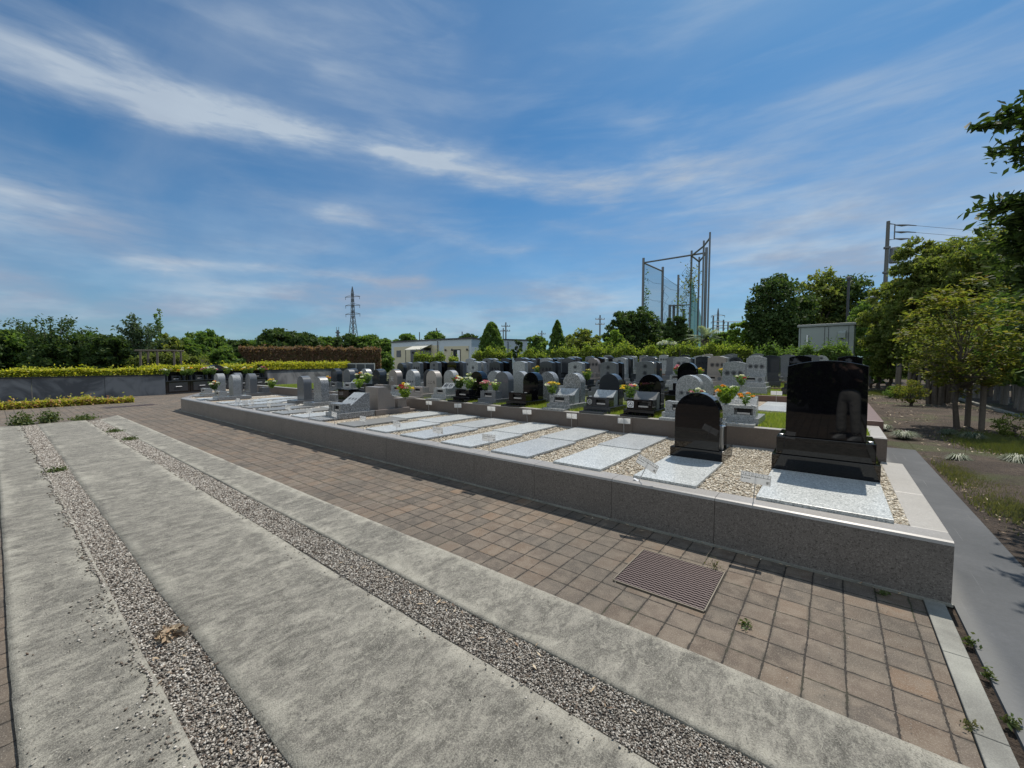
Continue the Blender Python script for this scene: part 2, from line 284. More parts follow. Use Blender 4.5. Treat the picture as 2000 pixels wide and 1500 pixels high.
# ------------------------------------------------------------------ mesh helpers
def rm(ax, a): return Matrix.Rotation(a, 4, ax)
class MB:
    def __init__(s): s.v = []; s.f = []; s.m = []
    def add(s, vs, fs, mi=0):
        o = len(s.v); s.v += [tuple(v) for v in vs]; s.f += [tuple(i+o for i in f) for f in fs]; s.m += [mi]*len(fs); return s
    def box(s, x0, x1, y0, y1, z0, z1, mi=0):
        return s.add([(x0, y0, z0), (x1, y0, z0), (x1, y1, z0), (x0, y1, z0), (x0, y0, z1), (x1, y0, z1), (x1, y1, z1), (x0, y1, z1)],
                     [(0, 3, 2, 1), (4, 5, 6, 7), (0, 1, 5, 4), (1, 2, 6, 5), (2, 3, 7, 6), (3, 0, 4, 7)], mi)
    def prism_y(s, prof, y0, y1, mi=0):        # prof: (x,z) counter-clockwise seen from -Y
        n = len(prof); vs = [(x, y0, z) for x, z in prof]+[(x, y1, z) for x, z in prof]
        fs = [tuple(range(n)), tuple(range(2*n-1, n-1, -1))]+[(i, i+n, (i+1) % n+n, (i+1) % n) for i in range(n)]
        return s.add(vs, fs, mi)
    def prism_x(s, prof, x0, x1, mi=0):        # prof: (y,z)
        n = len(prof); vs = [(x0, y, z) for y, z in prof]+[(x1, y, z) for y, z in prof]
        fs = [tuple(range(n-1, -1, -1)), tuple(range(n, 2*n))]+[((i+1) % n, (i+1) % n+n, i+n, i) for i in range(n)]
        return s.add(vs, fs, mi)
    def prism_z(s, prof, z0, z1, mi=0):
        n = len(prof); vs = [(x, y, z0) for x, y in prof]+[(x, y, z1) for x, y in prof]
        fs = [tuple(range(n-1, -1, -1)), tuple(range(n, 2*n))]+[(i, (i+1) % n, (i+1) % n+n, i+n) for i in range(n)]
        return s.add(vs, fs, mi)
    def tube(s, pts, rad, n=6, mi=0, cap=True):
        pts = [Vector(p) for p in pts]; rad = rad if isinstance(rad, (list, tuple)) else [rad]*len(pts)
        vs = []; N = len(pts)
        for i, p in enumerate(pts):
            d = (pts[min(i+1, N-1)]-pts[max(i-1, 0)]); d = d.normalized() if d.length > 1e-9 else Vector((0, 0, 1))
            a = d.orthogonal() if abs(d.z) < .9 else Vector((1, 0, 0)).cross(d)
            a = (Vector((0, 0, 1)).cross(d) if abs(d.z) < .9 else Vector((1, 0, 0)).cross(d)).normalized(); b = d.cross(a)
            for k in range(n):
                w = 2*math.pi*k/n; vs.append(p+(a*math.cos(w)+b*math.sin(w))*rad[i])
        fs = [(i*n+k, i*n+(k+1) % n, (i+1)*n+(k+1) % n, (i+1)*n+k) for i in range(N-1) for k in range(n)]
        if cap: fs += [tuple(range(n-1, -1, -1)), tuple(range((N-1)*n, N*n))]
        return s.add(vs, fs, mi)
    def lathe(s, prof, c=(0, 0, 0), n=12, mi=0):  # prof (r,z)
        vs = [(c[0]+r*math.cos(2*math.pi*k/n), c[1]+r*math.sin(2*math.pi*k/n), c[2]+z) for r, z in prof for k in range(n)]
        N = len(prof)
        fs = [(i*n+k, i*n+(k+1) % n, (i+1)*n+(k+1) % n, (i+1)*n+k) for i in range(N-1) for k in range(n)]+[tuple(range(n-1, -1, -1)), tuple(range((N-1)*n, N*n))]
        return s.add(vs, fs, mi)
    def mesh(s, name, mats, smooth=False):
        me = D.meshes.new(name); me.from_pydata(s.v, [], s.f)
        for m_ in (mats if isinstance(mats, (list, tuple)) else [mats]): me.materials.append(m_)
        if any(s.m): me.polygons.foreach_set('material_index', s.m)
        if smooth: me.polygons.foreach_set('use_smooth', [True]*len(s.f))
        me.update(); return me
def put(name, me, parent=None, loc=(0, 0, 0), rz=0.0, bev=0.0, rot=None):
    o = D.objects.new(name, me); COL.objects.link(o)
    if parent: o.parent = parent
    o.location = loc; o.rotation_euler = rot if rot else (0, 0, rz)
    if bev:
        b = o.modifiers.new('bevel', 'BEVEL'); b.width = bev; b.segments = 2; b.limit_method = 'ANGLE'; b.angle_limit = R_(35)
    return o
def tag(o, label, cat, group=None, kind=None):
    if label: o['label'] = label
    if cat: o['category'] = cat
    if group: o['group'] = group
    if kind: o['kind'] = kind
    return o
def thing(name, label, cat, loc=(0, 0, 0), rz=0, group=None):
    o = D.objects.new(name, None); COL.objects.link(o); o.location = loc; o.rotation_euler = (0, 0, rz); o.empty_display_size = .1
    return tag(o, label, cat, group)
def struct(name, me, loc=(0, 0, 0)):
    o = put(name, me, loc=loc); o['kind'] = 'structure'; return o
def np_mesh(name, V, F, mat_, smooth=False):
    me = D.meshes.new(name); V = np.asarray(V, dtype=np.float32); F = np.asarray(F, dtype=np.int32)
    k = F.shape[1]; me.vertices.add(len(V)); me.vertices.foreach_set('co', V.ravel())
    me.loops.add(F.size); me.loops.foreach_set('vertex_index', F.ravel())
    me.polygons.add(len(F)); me.polygons.foreach_set('loop_start', np.arange(0, F.size, k, dtype=np.int32))
    try: me.polygons.foreach_set('loop_total', np.full(len(F), k, dtype=np.int32))
    except Exception: pass
    if smooth: me.polygons.foreach_set('use_smooth', np.ones(len(F), dtype=bool))
    me.materials.append(mat_); me.update(calc_edges=True); me.validate(); return me
def rotmats(n, tilt=None):
    """random rotation matrices; tilt limits how far the local z axis leans (radians)"""
    a = RNG.uniform(0, 2*np.pi, n)
    if tilt is None:
        q = RNG.normal(size=(n, 4)); q /= np.linalg.norm(q, axis=1)[:, None]; w, x, y, z = q.T
        return np.stack([np.stack([1-2*(y*y+z*z), 2*(x*y-z*w), 2*(x*z+y*w)], 1), np.stack([2*(x*y+z*w), 1-2*(x*x+z*z), 2*(y*z-x*w)], 1), np.stack([2*(x*z-y*w), 2*(y*z+x*w), 1-2*(x*x+y*y)], 1)], 1)
    t = np.abs(RNG.normal(0, tilt, n)); b = RNG.uniform(0, 2*np.pi, n)
    def Rz(a): c, s = np.cos(a), np.sin(a); o = np.zeros_like(a); i = o+1; return np.stack([np.stack([c, -s, o], 1), np.stack([s, c, o], 1), np.stack([o, o, i], 1)], 1)
    def Rx(a): c, s = np.cos(a), np.sin(a); o = np.zeros_like(a); i = o+1; return np.stack([np.stack([i, o, o], 1), np.stack([o, c, -s], 1), np.stack([o, s, c], 1)], 1)
    return Rz(b) @ Rx(t) @ Rz(a)
def scatter(name, bv, bf, P, S, mat_, tilt=None, smooth=False):
    """one mesh of many small pieces: base verts bv, faces bf, positions P (n,3), scales S (n,3)"""
    bv = np.asarray(bv, float); bf = np.asarray(bf); n = len(P); M = rotmats(n, tilt)
    V = np.einsum('nij,nkj->nki', M, bv[None]*S[:, None, :])+P[:, None, :]
    F = (bf[None]+(np.arange(n)*len(bv))[:, None, None]).reshape(-1, bf.shape[1])
    return np_mesh(name, V.reshape(-1, 3), F, mat_, smooth)
OCT = ([(1, 0, 0), (-1, 0, 0), (0, 1, 0), (0, -1, 0), (0, 0, 1), (0, 0, -1)], [(0, 2, 4), (2, 1, 4), (1, 3, 4), (3, 0, 4), (2, 0, 5), (1, 2, 5), (3, 1, 5), (0, 3, 5)])
def ico():
    bm = bmesh.new(); bmesh.ops.create_icosphere(bm, subdivisions=1, radius=1); v = [tuple(a.co) for a in bm.verts]; f = [tuple(a.index for a in p.verts) for p in bm.faces]; bm.free(); return v, f
ICO = ico()
LEAF = ([(0, -1, 0), (.42, -.15, .12), (0, 1, 0), (-.42, -.15, .12), (0, -.1, -.05)], [(0, 1, 4), (1, 2, 4), (2, 3, 4), (3, 0, 4)])
LEAF2 = ([(0, -1, 0), (.5, 0, .1), (0, 1, 0), (-.5, 0, .1)], [(0, 1, 2), (0, 2, 3)])
def leaves(name, P, size, mat_, jit=.35, tilt=None, base=LEAF2):
    n = len(P); s = size*RNG.uniform(1-jit, 1+jit, n)*.62; S = np.stack([s, s, s], 1)
    return scatter(name, base[0], base[1], np.asarray(P), S, mat_, tilt)
def blades(name, P, h, w, mat_, lean=.5):
    n = len(P); a = RNG.uniform(0, 2*np.pi, n); hh = h*RNG.uniform(.5, 1.2, n); ww = w*RNG.uniform(.7, 1.3, n)
    dx, dy = np.cos(a), np.sin(a); b = RNG.uniform(0, 2*np.pi, n); L = hh*lean*RNG.uniform(.1, 1, n)
    P = np.asarray(P)
    v0 = P+np.stack([dx*ww, dy*ww, 0*a], 1); v1 = P-np.stack([dx*ww, dy*ww, 0*a], 1)
    v2 = P+np.stack([np.cos(b)*L, np.sin(b)*L, hh], 1); V = np.stack([v0, v1, v2], 1).reshape(-1, 3)
    return np_mesh(name, V, np.arange(3*n).reshape(-1, 3), mat_)
def copy_thing(o, loc, rz=None, label=None, sc=None):
    c = o.copy(); COL.objects.link(c); c.location = loc
    if rz is not None: c.rotation_euler = (0, 0, rz)
    if sc: c.scale = (sc,)*3
    if label: c['label'] = label
    for ch in o.children:
        d = ch.copy(); COL.objects.link(d); d.parent = c
        for g in ch.children:
            e = g.copy(); COL.objects.link(e); e.parent = d
    return c
ORD = ['first', 'second', 'third', 'fourth', 'fifth', 'sixth', 'seventh', 'eighth', 'ninth', 'tenth', 'eleventh', 'twelfth', 'thirteenth', 'fourteenth', 'fifteenth', 'sixteenth', 'seventeenth', 'eighteenth', 'nineteenth', 'twentieth']
# ------------------------------------------------------------------ ground, paving
def sheet(name, x0, x1, y0, y1, z, mt, nx=1, ny=1):
    b = MB(); b.add([(x0, y0, z), (x1, y0, z), (x1, y1, z), (x0, y1, z)], [(0, 1, 2, 3)]); return struct(name, b.mesh(name, mt))
FIELD = mat('far_field', lambda T: (setc(T, T.mix(T.ss(T.noise(T.obj, .05, 5), .4, .6), (.06, .075, .025), (.10, .10, .045)))), Roughness=.95)
g = MB(); g.add([(-1500, -1500, -.03), (1500, -1500, -.03), (1500, 1500, -.03), (-1500, 1500, -.03)], [(0, 1, 2, 3)]); struct('ground', g.mesh('ground', FIELD))
sheet('brick_paving', -34, .50, -9, 14, 0, BRICK)
# soil bed with gentle relief on the right
nx, ny = 60, 160; X, Y = np.meshgrid(np.linspace(1.17, 26, nx), np.linspace(-2, 60, ny))
rl = np.zeros_like(X)
for i in range(14):
    kx, ky, ph = RNG.normal(0, .9), RNG.normal(0, .9), RNG.uniform(0, 6.3); rl += np.sin(kx*X+ky*Y+ph)*.012
V = np.stack([X, Y, .012+rl*np.clip((X-1.17)/.6, 0, 1)+.012*np.clip((X-1.17)/.3, 0, 1)+.0*Y], -1).reshape(-1, 3)
F = [(j*nx+i, j*nx+i+1, (j+1)*nx+i+1, (j+1)*nx+i) for j in range(ny-1) for i in range(nx-1)]
struct('soil', np_mesh('soil', V, F, SOIL, True))
sheet('soil_strip', .50, 1.17, 10.02, 60, .006, SOIL)
sheet('soil_under_kerb', .50, .72, -6, 3.72, -.012, SOIL)
pth = MB(); pth.prism_z([(.648, -6), (1.17, -6), (1.17, 7.4), (1.172, 10.02), (.52, 10.02), (.52, 3.72), (.648, 3.72)], -.02, .010); struct('side_path', pth.mesh('side_path', PATH))
kb = MB()
for i in range(12):
    y1 = 3.705-.62*i; kb.box(.505, .605, y1-.617, y1, -.05, .012)
kerb = put('kerb', kb.mesh('kerb', KERB), bev=.004); kerb['kind'] = 'structure'
# concrete strips (top sheets are real slabs standing 12 mm proud of the chips)
def slab(name, y0, y1, x0l, x0r, x1=.50, z=.014):
    b = MB(); nx_, ny_ = 220, 14
    xs = np.linspace(0, 1, nx_); ys = np.linspace(0, 1, ny_); wob0 = np.cumsum(RNG.normal(0, .0012, nx_)); wob0 -= np.linspace(wob0[0], wob0[-1], nx_)
    wob1 = np.cumsum(RNG.normal(0, .0012, nx_)); wob1 -= np.linspace(wob1[0], wob1[-1], nx_)
    V = []; E = []
    for j, v in enumerate(ys):
        for i, u in enumerate(xs):
            xl = x0l+(x0r-x0l)*v; uu = u**.6; x = xl+(x1-xl)*uu
            y = y0+(y1-y0)*v+wob0[i]*(1-v)+wob1[i]*v; V.append((x, y, z)); E.append(min(v, 1-v)*(y1-y0))
    n0 = len(V)
    for i in range(nx_): V.append((V[i][0], V[i][1], -.01)); E.append(0)
    for i in range(nx_): k = (ny_-1)*nx_+i; V.append((V[k][0], V[k][1], -.01)); E.append(0)
    F = [(j*nx_+i, j*nx_+i+1, (j+1)*nx_+i+1, (j+1)*nx_+i) for j in range(ny_-1) for i in range(nx_-1)]
    F += [(n0+i, n0+i+1, i+1, i) for i in range(nx_-1)]
    k = (ny_-1)*nx_; F += [(k+i, k+i+1, n0+nx_+i+1, n0+nx_+i) for i in range(nx_-1)]
    me = np_mesh(name, V, F, CONC); a = me.attributes.new('edge', 'FLOAT', 'POINT'); a.data.foreach_set('value', np.array(E, dtype=np.float32)); return struct(name, me)
slab('concrete_strip', -.005, .42, -15.7, -15.5, x1=.49); slab('concrete_strip', .655, 1.515, -15.55, -15.7, x1=.49); slab('concrete_strip', 1.765, 2.235, -15.6, -16.4, x1=.49)
GBED = mat('chip_bed', lambda T: (setc(T, T.ramp(T.voro(T.obj, 130, out=1) if False else T.noise(T.obj, 120, 4, .8), [(.35, (.03, .026, .022)), (.5, (.11, .10, .09)), (.66, (.34, .33, .31))])), bump(T, T.noise(T.obj, 120, 4, .8), 1, .02)), Roughness=.95)
for (a, b_) in ((.42, .655), (1.515, 1.765)): sheet('gravel_bed', -15.6, .49, a-.02, b_+.02, .003, GBED)
def chips(y0, y1, spill):
    n1, n2 = 46000, 17000
    x = .5-15.9*RNG.random(n1+n2)**2.0; n = len(x)
    y = RNG.uniform(y0, y1, n)
    k = RNG.random(n) < spill; y[k] = y0-np.abs(RNG.normal(0, .045+.05*(RNG.random(k.sum()) < .2), k.sum()))*np.clip(1+.8*np.sin(x[k]*5.1)+.6*np.sin(x[k]*13), .1, 3)*np.where(x[k] > -4, 1, .3)
    s = (.0046+.0009*np.clip(-x, 0, 12))*RNG.uniform(.55, 1.5, n)
    S = np.stack([s, s*RNG.uniform(.6, 1, n), s*.5], 1); z = np.where(y < y0, .016, .005)+RNG.uniform(0, .004, n)
    return np.stack([x, y, z], 1), S
P1, S1 = chips(.42, .655, .05); P2, S2 = chips(1.515, 1.765, .008)
tag(put('gravel', scatter('gravel', *OCT, np.concatenate([P1, P2]), np.concatenate([S1, S2]), CHIP, tilt=.5)), 'grey stone chips filling the two slots between concrete strips', 'gravel', kind='stuff')
# loose grit and dry bits on the concrete, tiny
n = 900; x = .4-5*RNG.random(n)**1.3; y = np.where(RNG.random(n) < .65, RNG.uniform(0, .42, n), RNG.uniform(.66, 3.7, n)); s = RNG.uniform(.002, .0055, n)
tag(put('grit', scatter('grit', *OCT, np.stack([x, y, np.full(n, .018)], 1), np.stack([s, s*.8, s*.5], 1), CHIP, tilt=.4)), 'scattered loose grit on concrete and pavers', 'grit', kind='stuff')
n = 300; x = np.concatenate([RNG.uniform(-11, .5, 200), RNG.uniform(-3, .5, 100)]); y = np.concatenate([3.70-np.abs(RNG.normal(0, .05, 200)), np.where(RNG.random(100) < .6, RNG.normal(1.68, .06, 100), RNG.normal(.54, .06, 100))])
s = RNG.uniform(.009, .026, n); tag(put('dry_leaves', scatter('dry_leaves', *LEAF2, np.stack([x, y, np.full(n, .02)], 1), np.stack([s*.5, s, s*.6], 1), LITTER, tilt=.3)), 'small dry leaves and twigs lying along the wall foot', 'leaf litter', kind='stuff')
n = 11000; y = 2+30*RNG.random(n)**1.4; x = 1.2+RNG.random(n)*6*np.clip(y/9, .3, 2); s = RNG.uniform(.010, .036, n)*(.7+y*.05)
tag(put('soil_litter', scatter('soil_litter', *LEAF2, np.stack([x, y, np.full(n, .035)], 1), np.stack([s*.5, s, s*.6], 1), LITTER, tilt=.45)), 'fallen dry leaves scattered over the bare soil', 'leaf litter', kind='stuff')
# ------------------------------------------------------------------ drain grate
gr = thing('drain_grate', 'rusty ribbed iron drain grate set in the pavers beside the wall', 'drain grate', (-.885, 2.97, 0))
b = MB(); b.box(-.30, .30, -.305, -.295, -.02, .012); b.box(-.30, .30, .295, .305, -.02, .012); b.box(-.305, -.297, -.295, .295, -.02, .014); b.box(.297, .305, -.295, .295, -.02, .014)
put('frame', b.mesh('frame', mat('pale_frame_metal', Base_Color=(.16, .14, .11), Roughness=.6, Metallic=.3)), gr)
b = MB(); b.box(-.296, .296, -.294, .294, .0015, .0035); put('pit_shade_sheet', b.mesh('pit_shade_sheet', NICHE), gr)  # flat near-black sheet painted as the shade of a pit under the bars
b = MB()
for i in range(21):
    y = -.28+i*.028
    for j in range(36):
        x0 = -.294+j*.0163; t = .003 if j % 2 else -.003
        b.add([(x0, y-.007+t, .0045), (x0+.0163, y-.007-t, .0045), (x0+.0163, y+.007-t, .0045), (x0, y+.007+t, .0045), (x0, y-.007+t, .011), (x0+.0163, y-.007-t, .011), (x0+.0163, y+.007-t, .011), (x0, y+.007+t, .011)], [(4, 5, 6, 7), (0, 1, 5, 4), (2, 3, 7, 6)])
put('bars', b.mesh('bars', IRON), gr)
# second small grate far left
gr2 = thing('drain_grate', 'narrow dark drain grate in the paving near the golden hedge', 'drain grate', (-19.6, 3.0, 0), R_(10))
b = MB(); b.box(-.25, .25, -.7, .7, 0, .008); put('frame', b.mesh('frame', IRON), gr2); b = MB()
for i in range(18): b.box(-.2, .2, -.66+i*.075, -.625+i*.075, .008, .014)
put('bars', b.mesh('bars', IRON), gr2)
# ------------------------------------------------------------------ front raised bed (terrace 1)
Z1 = .41
w1 = thing('planter_wall', 'long low brown granite wall edging the front bed of empty grave plots', 'retaining wall')
xs = [.635, -.754]+[-.754-.925*i for i in range(1, 40)]; xs = [v for v in xs if v > -16.2]+[-16.4]
b = MB()
prof = [(3.712, 0), (3.76, 0), (3.91, 0), (3.91, Z1), (3.745, Z1), (3.724, Z1-.006), (3.714, Z1-.022)]
for i in range(len(xs)-1):
    b.prism_x([(y, z) for y, z in prof], xs[i+1]+.0015, xs[i]-.0015)
put('front_face', b.mesh('front_face', G_WALL), w1, bev=.002)
b = MB()
for i in range(len(xs)-1):
    b.prism_x([(3.716, Z1-.0175), (3.752, Z1+.001), (3.912, Z1+.001), (3.912, Z1+.0035), (3.745, Z1+.0035), (3.7225, Z1-.003), (3.7105, Z1-.0215)], xs[i+1]+.0018, xs[i]-.0018)
put('front_cap', b.mesh('front_cap', G_CAP), w1)
b = MB()
for y0, y1 in ((3.915, 4.9), (4.903, 6.285)): b.box(.452, .638, y0, y1, .0, Z1+.003)
put('right_kerb', b.mesh('right_kerb', G_CAP), w1, bev=.004)
b = MB()
for i in range(18): b.box(-17.2+i*.98+.0015, -16.22+i*.98-.0015, 6.17, 6.287, .30, Z1+.006)
put('back_kerb', b.mesh('back_kerb', G_CAP), w1, bev=.003)
b = MB(); b.prism_z([(-16.4, 3.715), (-16.25, 3.86), (-21.3, 6.28), (-21.65, 6.28), (-18.9, 4.9)], 0, Z1+.002); put('end_kerb', b.mesh('end_kerb', G_WALL), w1)
b = MB(); b.box(-17, .64, 3.700, 3.7135, 0, .018); put('footing', b.mesh('footing', KERB), w1)
bedm = mat('pebble_bed', lambda T: (setc(T, T.ramp(T.noise(T.obj, 38, 3, .7), [(.36, (.16, .12, .075)), (.52, (.38, .31, .23)), (.66, (.60, .54, .44))])), bump(T, T.voro(T.obj, 42), 1, .02)), Roughness=.9)
b = MB(); b.prism_z([(.453, 3.905), (.453, 6.18), (-21.2, 6.28), (-18.6, 4.9), (-16.4, 3.905)], .05, Z1-.012); o = put('gravel_bed', b.mesh('gravel_bed', bedm)); o['kind'] = 'structure'
FX = [-1.53-.935*k for k in range(17)]; BX = [-1.55-.955*k for k in range(17)]
def in_slab(x, y):
    m_ = np.zeros(len(x), bool)
    for k in range(17):
        m_ |= (x > FX[k]) & (x < FX[k]+.58) & (y > 3.88) & (y < 5.04); m_ |= (x > BX[k]) & (x < BX[k]+.58) & (y > 5.08) & (y < 6.22) if k else False
    m_ |= (x > -.50) & (x < .37) & (y < 5.6); return m_
def pebbles(n, x0, x1, s0, mt, name, lab, pw=1.0):
    x = x1-(x1-x0)*RNG.random(n)**pw; y = RNG.uniform(3.91, 6.17, n); k = ~in_slab(x, y); x = x[k]; y = y[k]; n = len(x)
    s = s0*RNG.uniform(.6, 1.4, n); S = np.stack([s*RNG.uniform(.9, 1.5, n), s, s*RNG.uniform(.45, .75, n)], 1)
    tag(put(name, scatter(name, *ICO, np.stack([x, y, Z1-.014+RNG.uniform(0, .013, n)], 1), S, mt, tilt=.35, smooth=True)), lab, 'gravel', kind='stuff')
pebbles(52000, -8.0, .45, .0100, PEB, 'cream_gravel', 'cream and tan pebbles between the empty grave slabs', 1.3)
pebbles(16000, -16.6, -8.0, .014, PEBW, 'white_gravel', 'whiter pebbles around the far slabs of the front bed')
# grave slabs
sb = MB(); sb.box(0, .585, 0, 1.15, 0, .028); SLAB_ME = sb.mesh('grave_slab', G_SLAB); SLAB_MD = sb.mesh('grave_slab', G_SLABD)
def put_slab(x, y, me, label): 
    o = put('grave_slab', me, loc=(x, y, Z1), bev=.003); tag(o, label, 'grave slab', 'flat slabs on the empty plots')
sideoccF = {14, 7}; 
for k in range(1, 16):
    if k in sideoccF: continue
    me = SLAB_MD if k in (6, 9, 10, 11) else SLAB_ME
    where = 'beside the pebbles at the front edge' if k > 5 else 'at the front edge'
    put_slab(FX[k], 3.885, me, ('dull grey' if me is SLAB_MD else 'pale polished') + ' flat grave slab in the front line, %s left of the small round black stone' % ORD[k-1])
for k in range(1, 15):
    if k in (7, 8, 10, 11, 14): continue
    put_slab(BX[k], 5.08, SLAB_ME, 'pale flat grave slab in the back line of the front bed, %s from its right' % ORD[k-1])
b = MB(); b.box(0, .585, 0, 1.12, 0, .028); o = put('grave_slab', b.mesh('grave_slab', G_SLAB), loc=(-1.53, 3.885, Z1), bev=.003); tag(o, 'pale speckled slab lying before the small round black stone', 'grave slab', 'flat slabs on the empty plots')
b = MB(); b.box(0, .845, 0, 1.14, 0, .03); o = put('grave_slab', b.mesh('grave_slab', G_SLAB), loc=(-.478, 3.895, Z1), bev=.003); tag(o, 'wide pale granite slab in front of the large black monument, shaded by it', 'grave slab', 'flat slabs on the empty plots')
# ------------------------------------------------------------------ gravestone parts
def arch_prof(w, h, n=14, r=None):
    r = w/2; pts = [(-w/2, 0), (w/2, 0)]
    for i in range(n+1):
        a = math.pi*i/n; pts.append((r*math.cos(a), h-r+r*math.sin(a)))
    return pts
def low_arch(w, h, rise, taper=.0, n=10):
    pts = [(-w/2, 0), (w/2, 0)]; wt = w/2-taper
    for i in range(n+1):
        x = wt-2*wt*i/n; pts.append((x, h-rise*(x/wt)**2))
    return pts
# big black monument
t = thing('large_black_monument', 'tall wide polished black monument with two-step base, reflecting the photographer', 'gravestone', (-.06, 5.05, Z1))
b = MB(); b.box(-.43, .43, 0, .62, 0, .185); put('lower_base', b.mesh('lower_base', G_BLACK), t, bev=.004)
b = MB(); b.box(-.395, .395, .03, .56, .185, .375); put('upper_base', b.mesh('upper_base', G_BLACK), t, bev=.006)
b = MB(); b.prism_y([(u_, v_+.375) for u_, v_ in low_arch(.645, .785, .055, .004, 24)], .06, .20); put('headstone', b.mesh('headstone', G_BLACK), t, bev=.006)
for x in (-.355, .355):
    b = MB(); b.lathe([(.022, 0), (.022, .012), (.018, .014)], (x, .10, .375), 12); put('vase_socket', b.mesh('vase_socket', STEEL), t)
b = MB(); b.box(-.25, .25, .34, .5, .375, .5); put('incense_box', b.mesh('incense_box', G_BLACK), t, bev=.004)
# small round black stone
t = thing('round_black_gravestone', 'small round-topped polished black gravestone beside the large black monument', 'gravestone', (-1.24, 5.02, Z1))
b = MB(); b.box(-.285, .285, 0, .60, 0, .135); put('base', b.mesh('base', G_BLACK), t, bev=.005)
b = MB(); b.prism_y([(u_, v_+.135) for u_, v_ in arch_prof(.49, .655, 26)], .03, .20); put('headstone', b.mesh('headstone', G_BLACK), t, bev=.005)
b = MB(); b.box(.19, .25, .27, .42, .135, .40); put('vase_box', b.mesh('vase_box', G_BLACK), t, bev=.004)
b = MB(); b.lathe([(.012, 0), (.03, .02), (.034, .05), (.018, .075), (.026, .1), (.02, .1), (.0, .06)], (.262, .16, .40), 12)
put('water_cup', b.mesh('water_cup', mat('clear_glass', Base_Color=(.8, .85, .88), Roughness=.05, Transmission_Weight=.8, IOR=1.45)), t)
b = MB(); b.box(.232, .262, .13, .19, .135, .40); put('lantern_post', b.mesh('lantern_post', STEEL), t, bev=.003)
# ------------------------------------------------------------------ lettering helpers
def text_mesh(s, size, mt, depth=.001):
    c = D.curves.new('t', 'FONT'); c.body = s; c.size = size; c.extrude = depth; c.align_x = 'CENTER'; c.align_y = 'CENTER'; c.resolution_u = 3
    o = D.objects.new('t', c); COL.objects.link(o); dg = bpy.context.evaluated_depsgraph_get(); dg.update()
    me = D.meshes.new_from_object(o.evaluated_get(dg)); D.objects.remove(o); me.materials.clear(); me.materials.append(mt); return me
# upright writing: text faces -Y when rotated 90 deg about X
def put_text(s, size, mt, parent, loc, rx=R_(90), name='inscription'):
    return put(name, text_mesh(s, size, mt), parent, loc, rot=(rx, 0, 0))
def f_blur(T):
    g_ = T.new('ShaderNodeTexCoord'); v = T.vm('SUBTRACT', g_.outputs['Generated'], (.5, .5, .5)); l = T.new('ShaderNodeVectorMath', operation='LENGTH'); T.l.new(v, l.inputs[0])
    a = T.m('MULTIPLY', T.ss(T.m('ADD', l.outputs['Value'], T.m('MULTIPLY', T.m('SUBTRACT', T.noise(T.obj, 40, 2), .5), .3)), .5, .08), .68)
    T.put(T.b.inputs['Alpha'], a); setc(T, (.02, .022, .03, 1)); T.b.inputs['Roughness'].default_value = .8
BLUR = mat('smudged_lettering', f_blur)
_bl = MB(); _bl.add([(-.5, 0, -.5), (.5, 0, -.5), (.5, 0, .5), (-.5, 0, .5)], [(0, 1, 2, 3)]); BLUR_ME = _bl.mesh('smudge', BLUR)
def smudges(parent, pts, s):
    for (x, y, z) in pts:
        o = put('inscription', BLUR_ME, parent, (x, y, z)); o.scale = (s, s, s)
# ------------------------------------------------------------------ name signs on the kerb
def strokes_mesh():
    b = MB(); W_, H_ = .212, .088
    def ln(x0, x1, z0, z1): b.add([(x0, 0, z0), (x1, 0, z0), (x1, 0, z1), (x0, 0, z1)], [(0, 1, 2, 3)])
    hw, hh = W_/2-.004, H_/2-.003
    for z in (hh, .012, -hh): ln(-hw, hw, z-.0008, z+.0008) if z != -hh else None
    ln(-hw, -hw+.0014, -hh, hh); ln(hw-.0014, hw, -hh, hh); ln(-hw, hw, .0125, .014)
    rr = random.Random(3)
    for x in (-.088, -.074, -.05, -.03, -.018, .02, .04, .05, .086):
        for k in range(4):
            a = x+rr.uniform(-.004, .004); zz = .028+rr.uniform(-.007, .008); ln(a-.0035, a+.0035, zz, zz+.0016) if k % 2 else ln(a, a+.0014, zz-.005, zz+.004)
    for x in (-.07, -.045, -.028, -.005, .01, .035, .055, .08):
        a = x; zz = .017; ln(a-.003, a+.003, zz, zz+.0014); ln(a, a+.0013, zz-.003, zz+.004)
    x = -.095
    ln(-.098, -.090, -.012, -.004)
    for k in range(8): ln(-.082+k*.0062, -.0775+k*.0062, -.012+(k % 3)*.001, -.005-(k % 2)*.0015)
    return b.mesh('lettering', INK)
STROKES = strokes_mesh(); KANJI = text_mesh('家', .026, INK, .0004)
b = MB(); b.box(-.106, .106, -.0015, .0015, -.044, .044); BOARD = b.mesh('board', BOARDM)
b = MB(); b.tube([(0, 0, -.19), (0, 0, .05)], .0035, 8); b.box(-.055, .055, -.018, .018, -.195, -.190); POST = b.mesh('post', STEEL)
def sign(x, y, z, label, tilt=0.0, yaw=0.0, front=True, dz=.19, scale=1.0, grp='name signs along the front kerb'):
    t = thing('plot_sign', label, 'sign', (x, y, z), yaw, grp); 
    hub = Matrix.Translation((0, 0, 0))
    def P(o, off):
        o.rotation_euler = Euler((0, tilt, 0)); v = Matrix.Rotation(tilt, 3, 'Y') @ Vector(off); o.location = Vector((0, 0, 0))+v; return o
    P(put('post', POST, t), (0, .003, .19)); P(put('board', BOARD, t), (0, -.0015 if front else .009, .20))
    if front:
        P(put('lettering', STROKES, t), (0, -.0038, .20)); o = P(put('lettering', KANJI, t), (.085, -.0042, .178)); o.rotation_euler = (Matrix.Rotation(tilt, 4, 'Y') @ Matrix.Rotation(R_(90), 4, 'X')).to_euler()
    return t
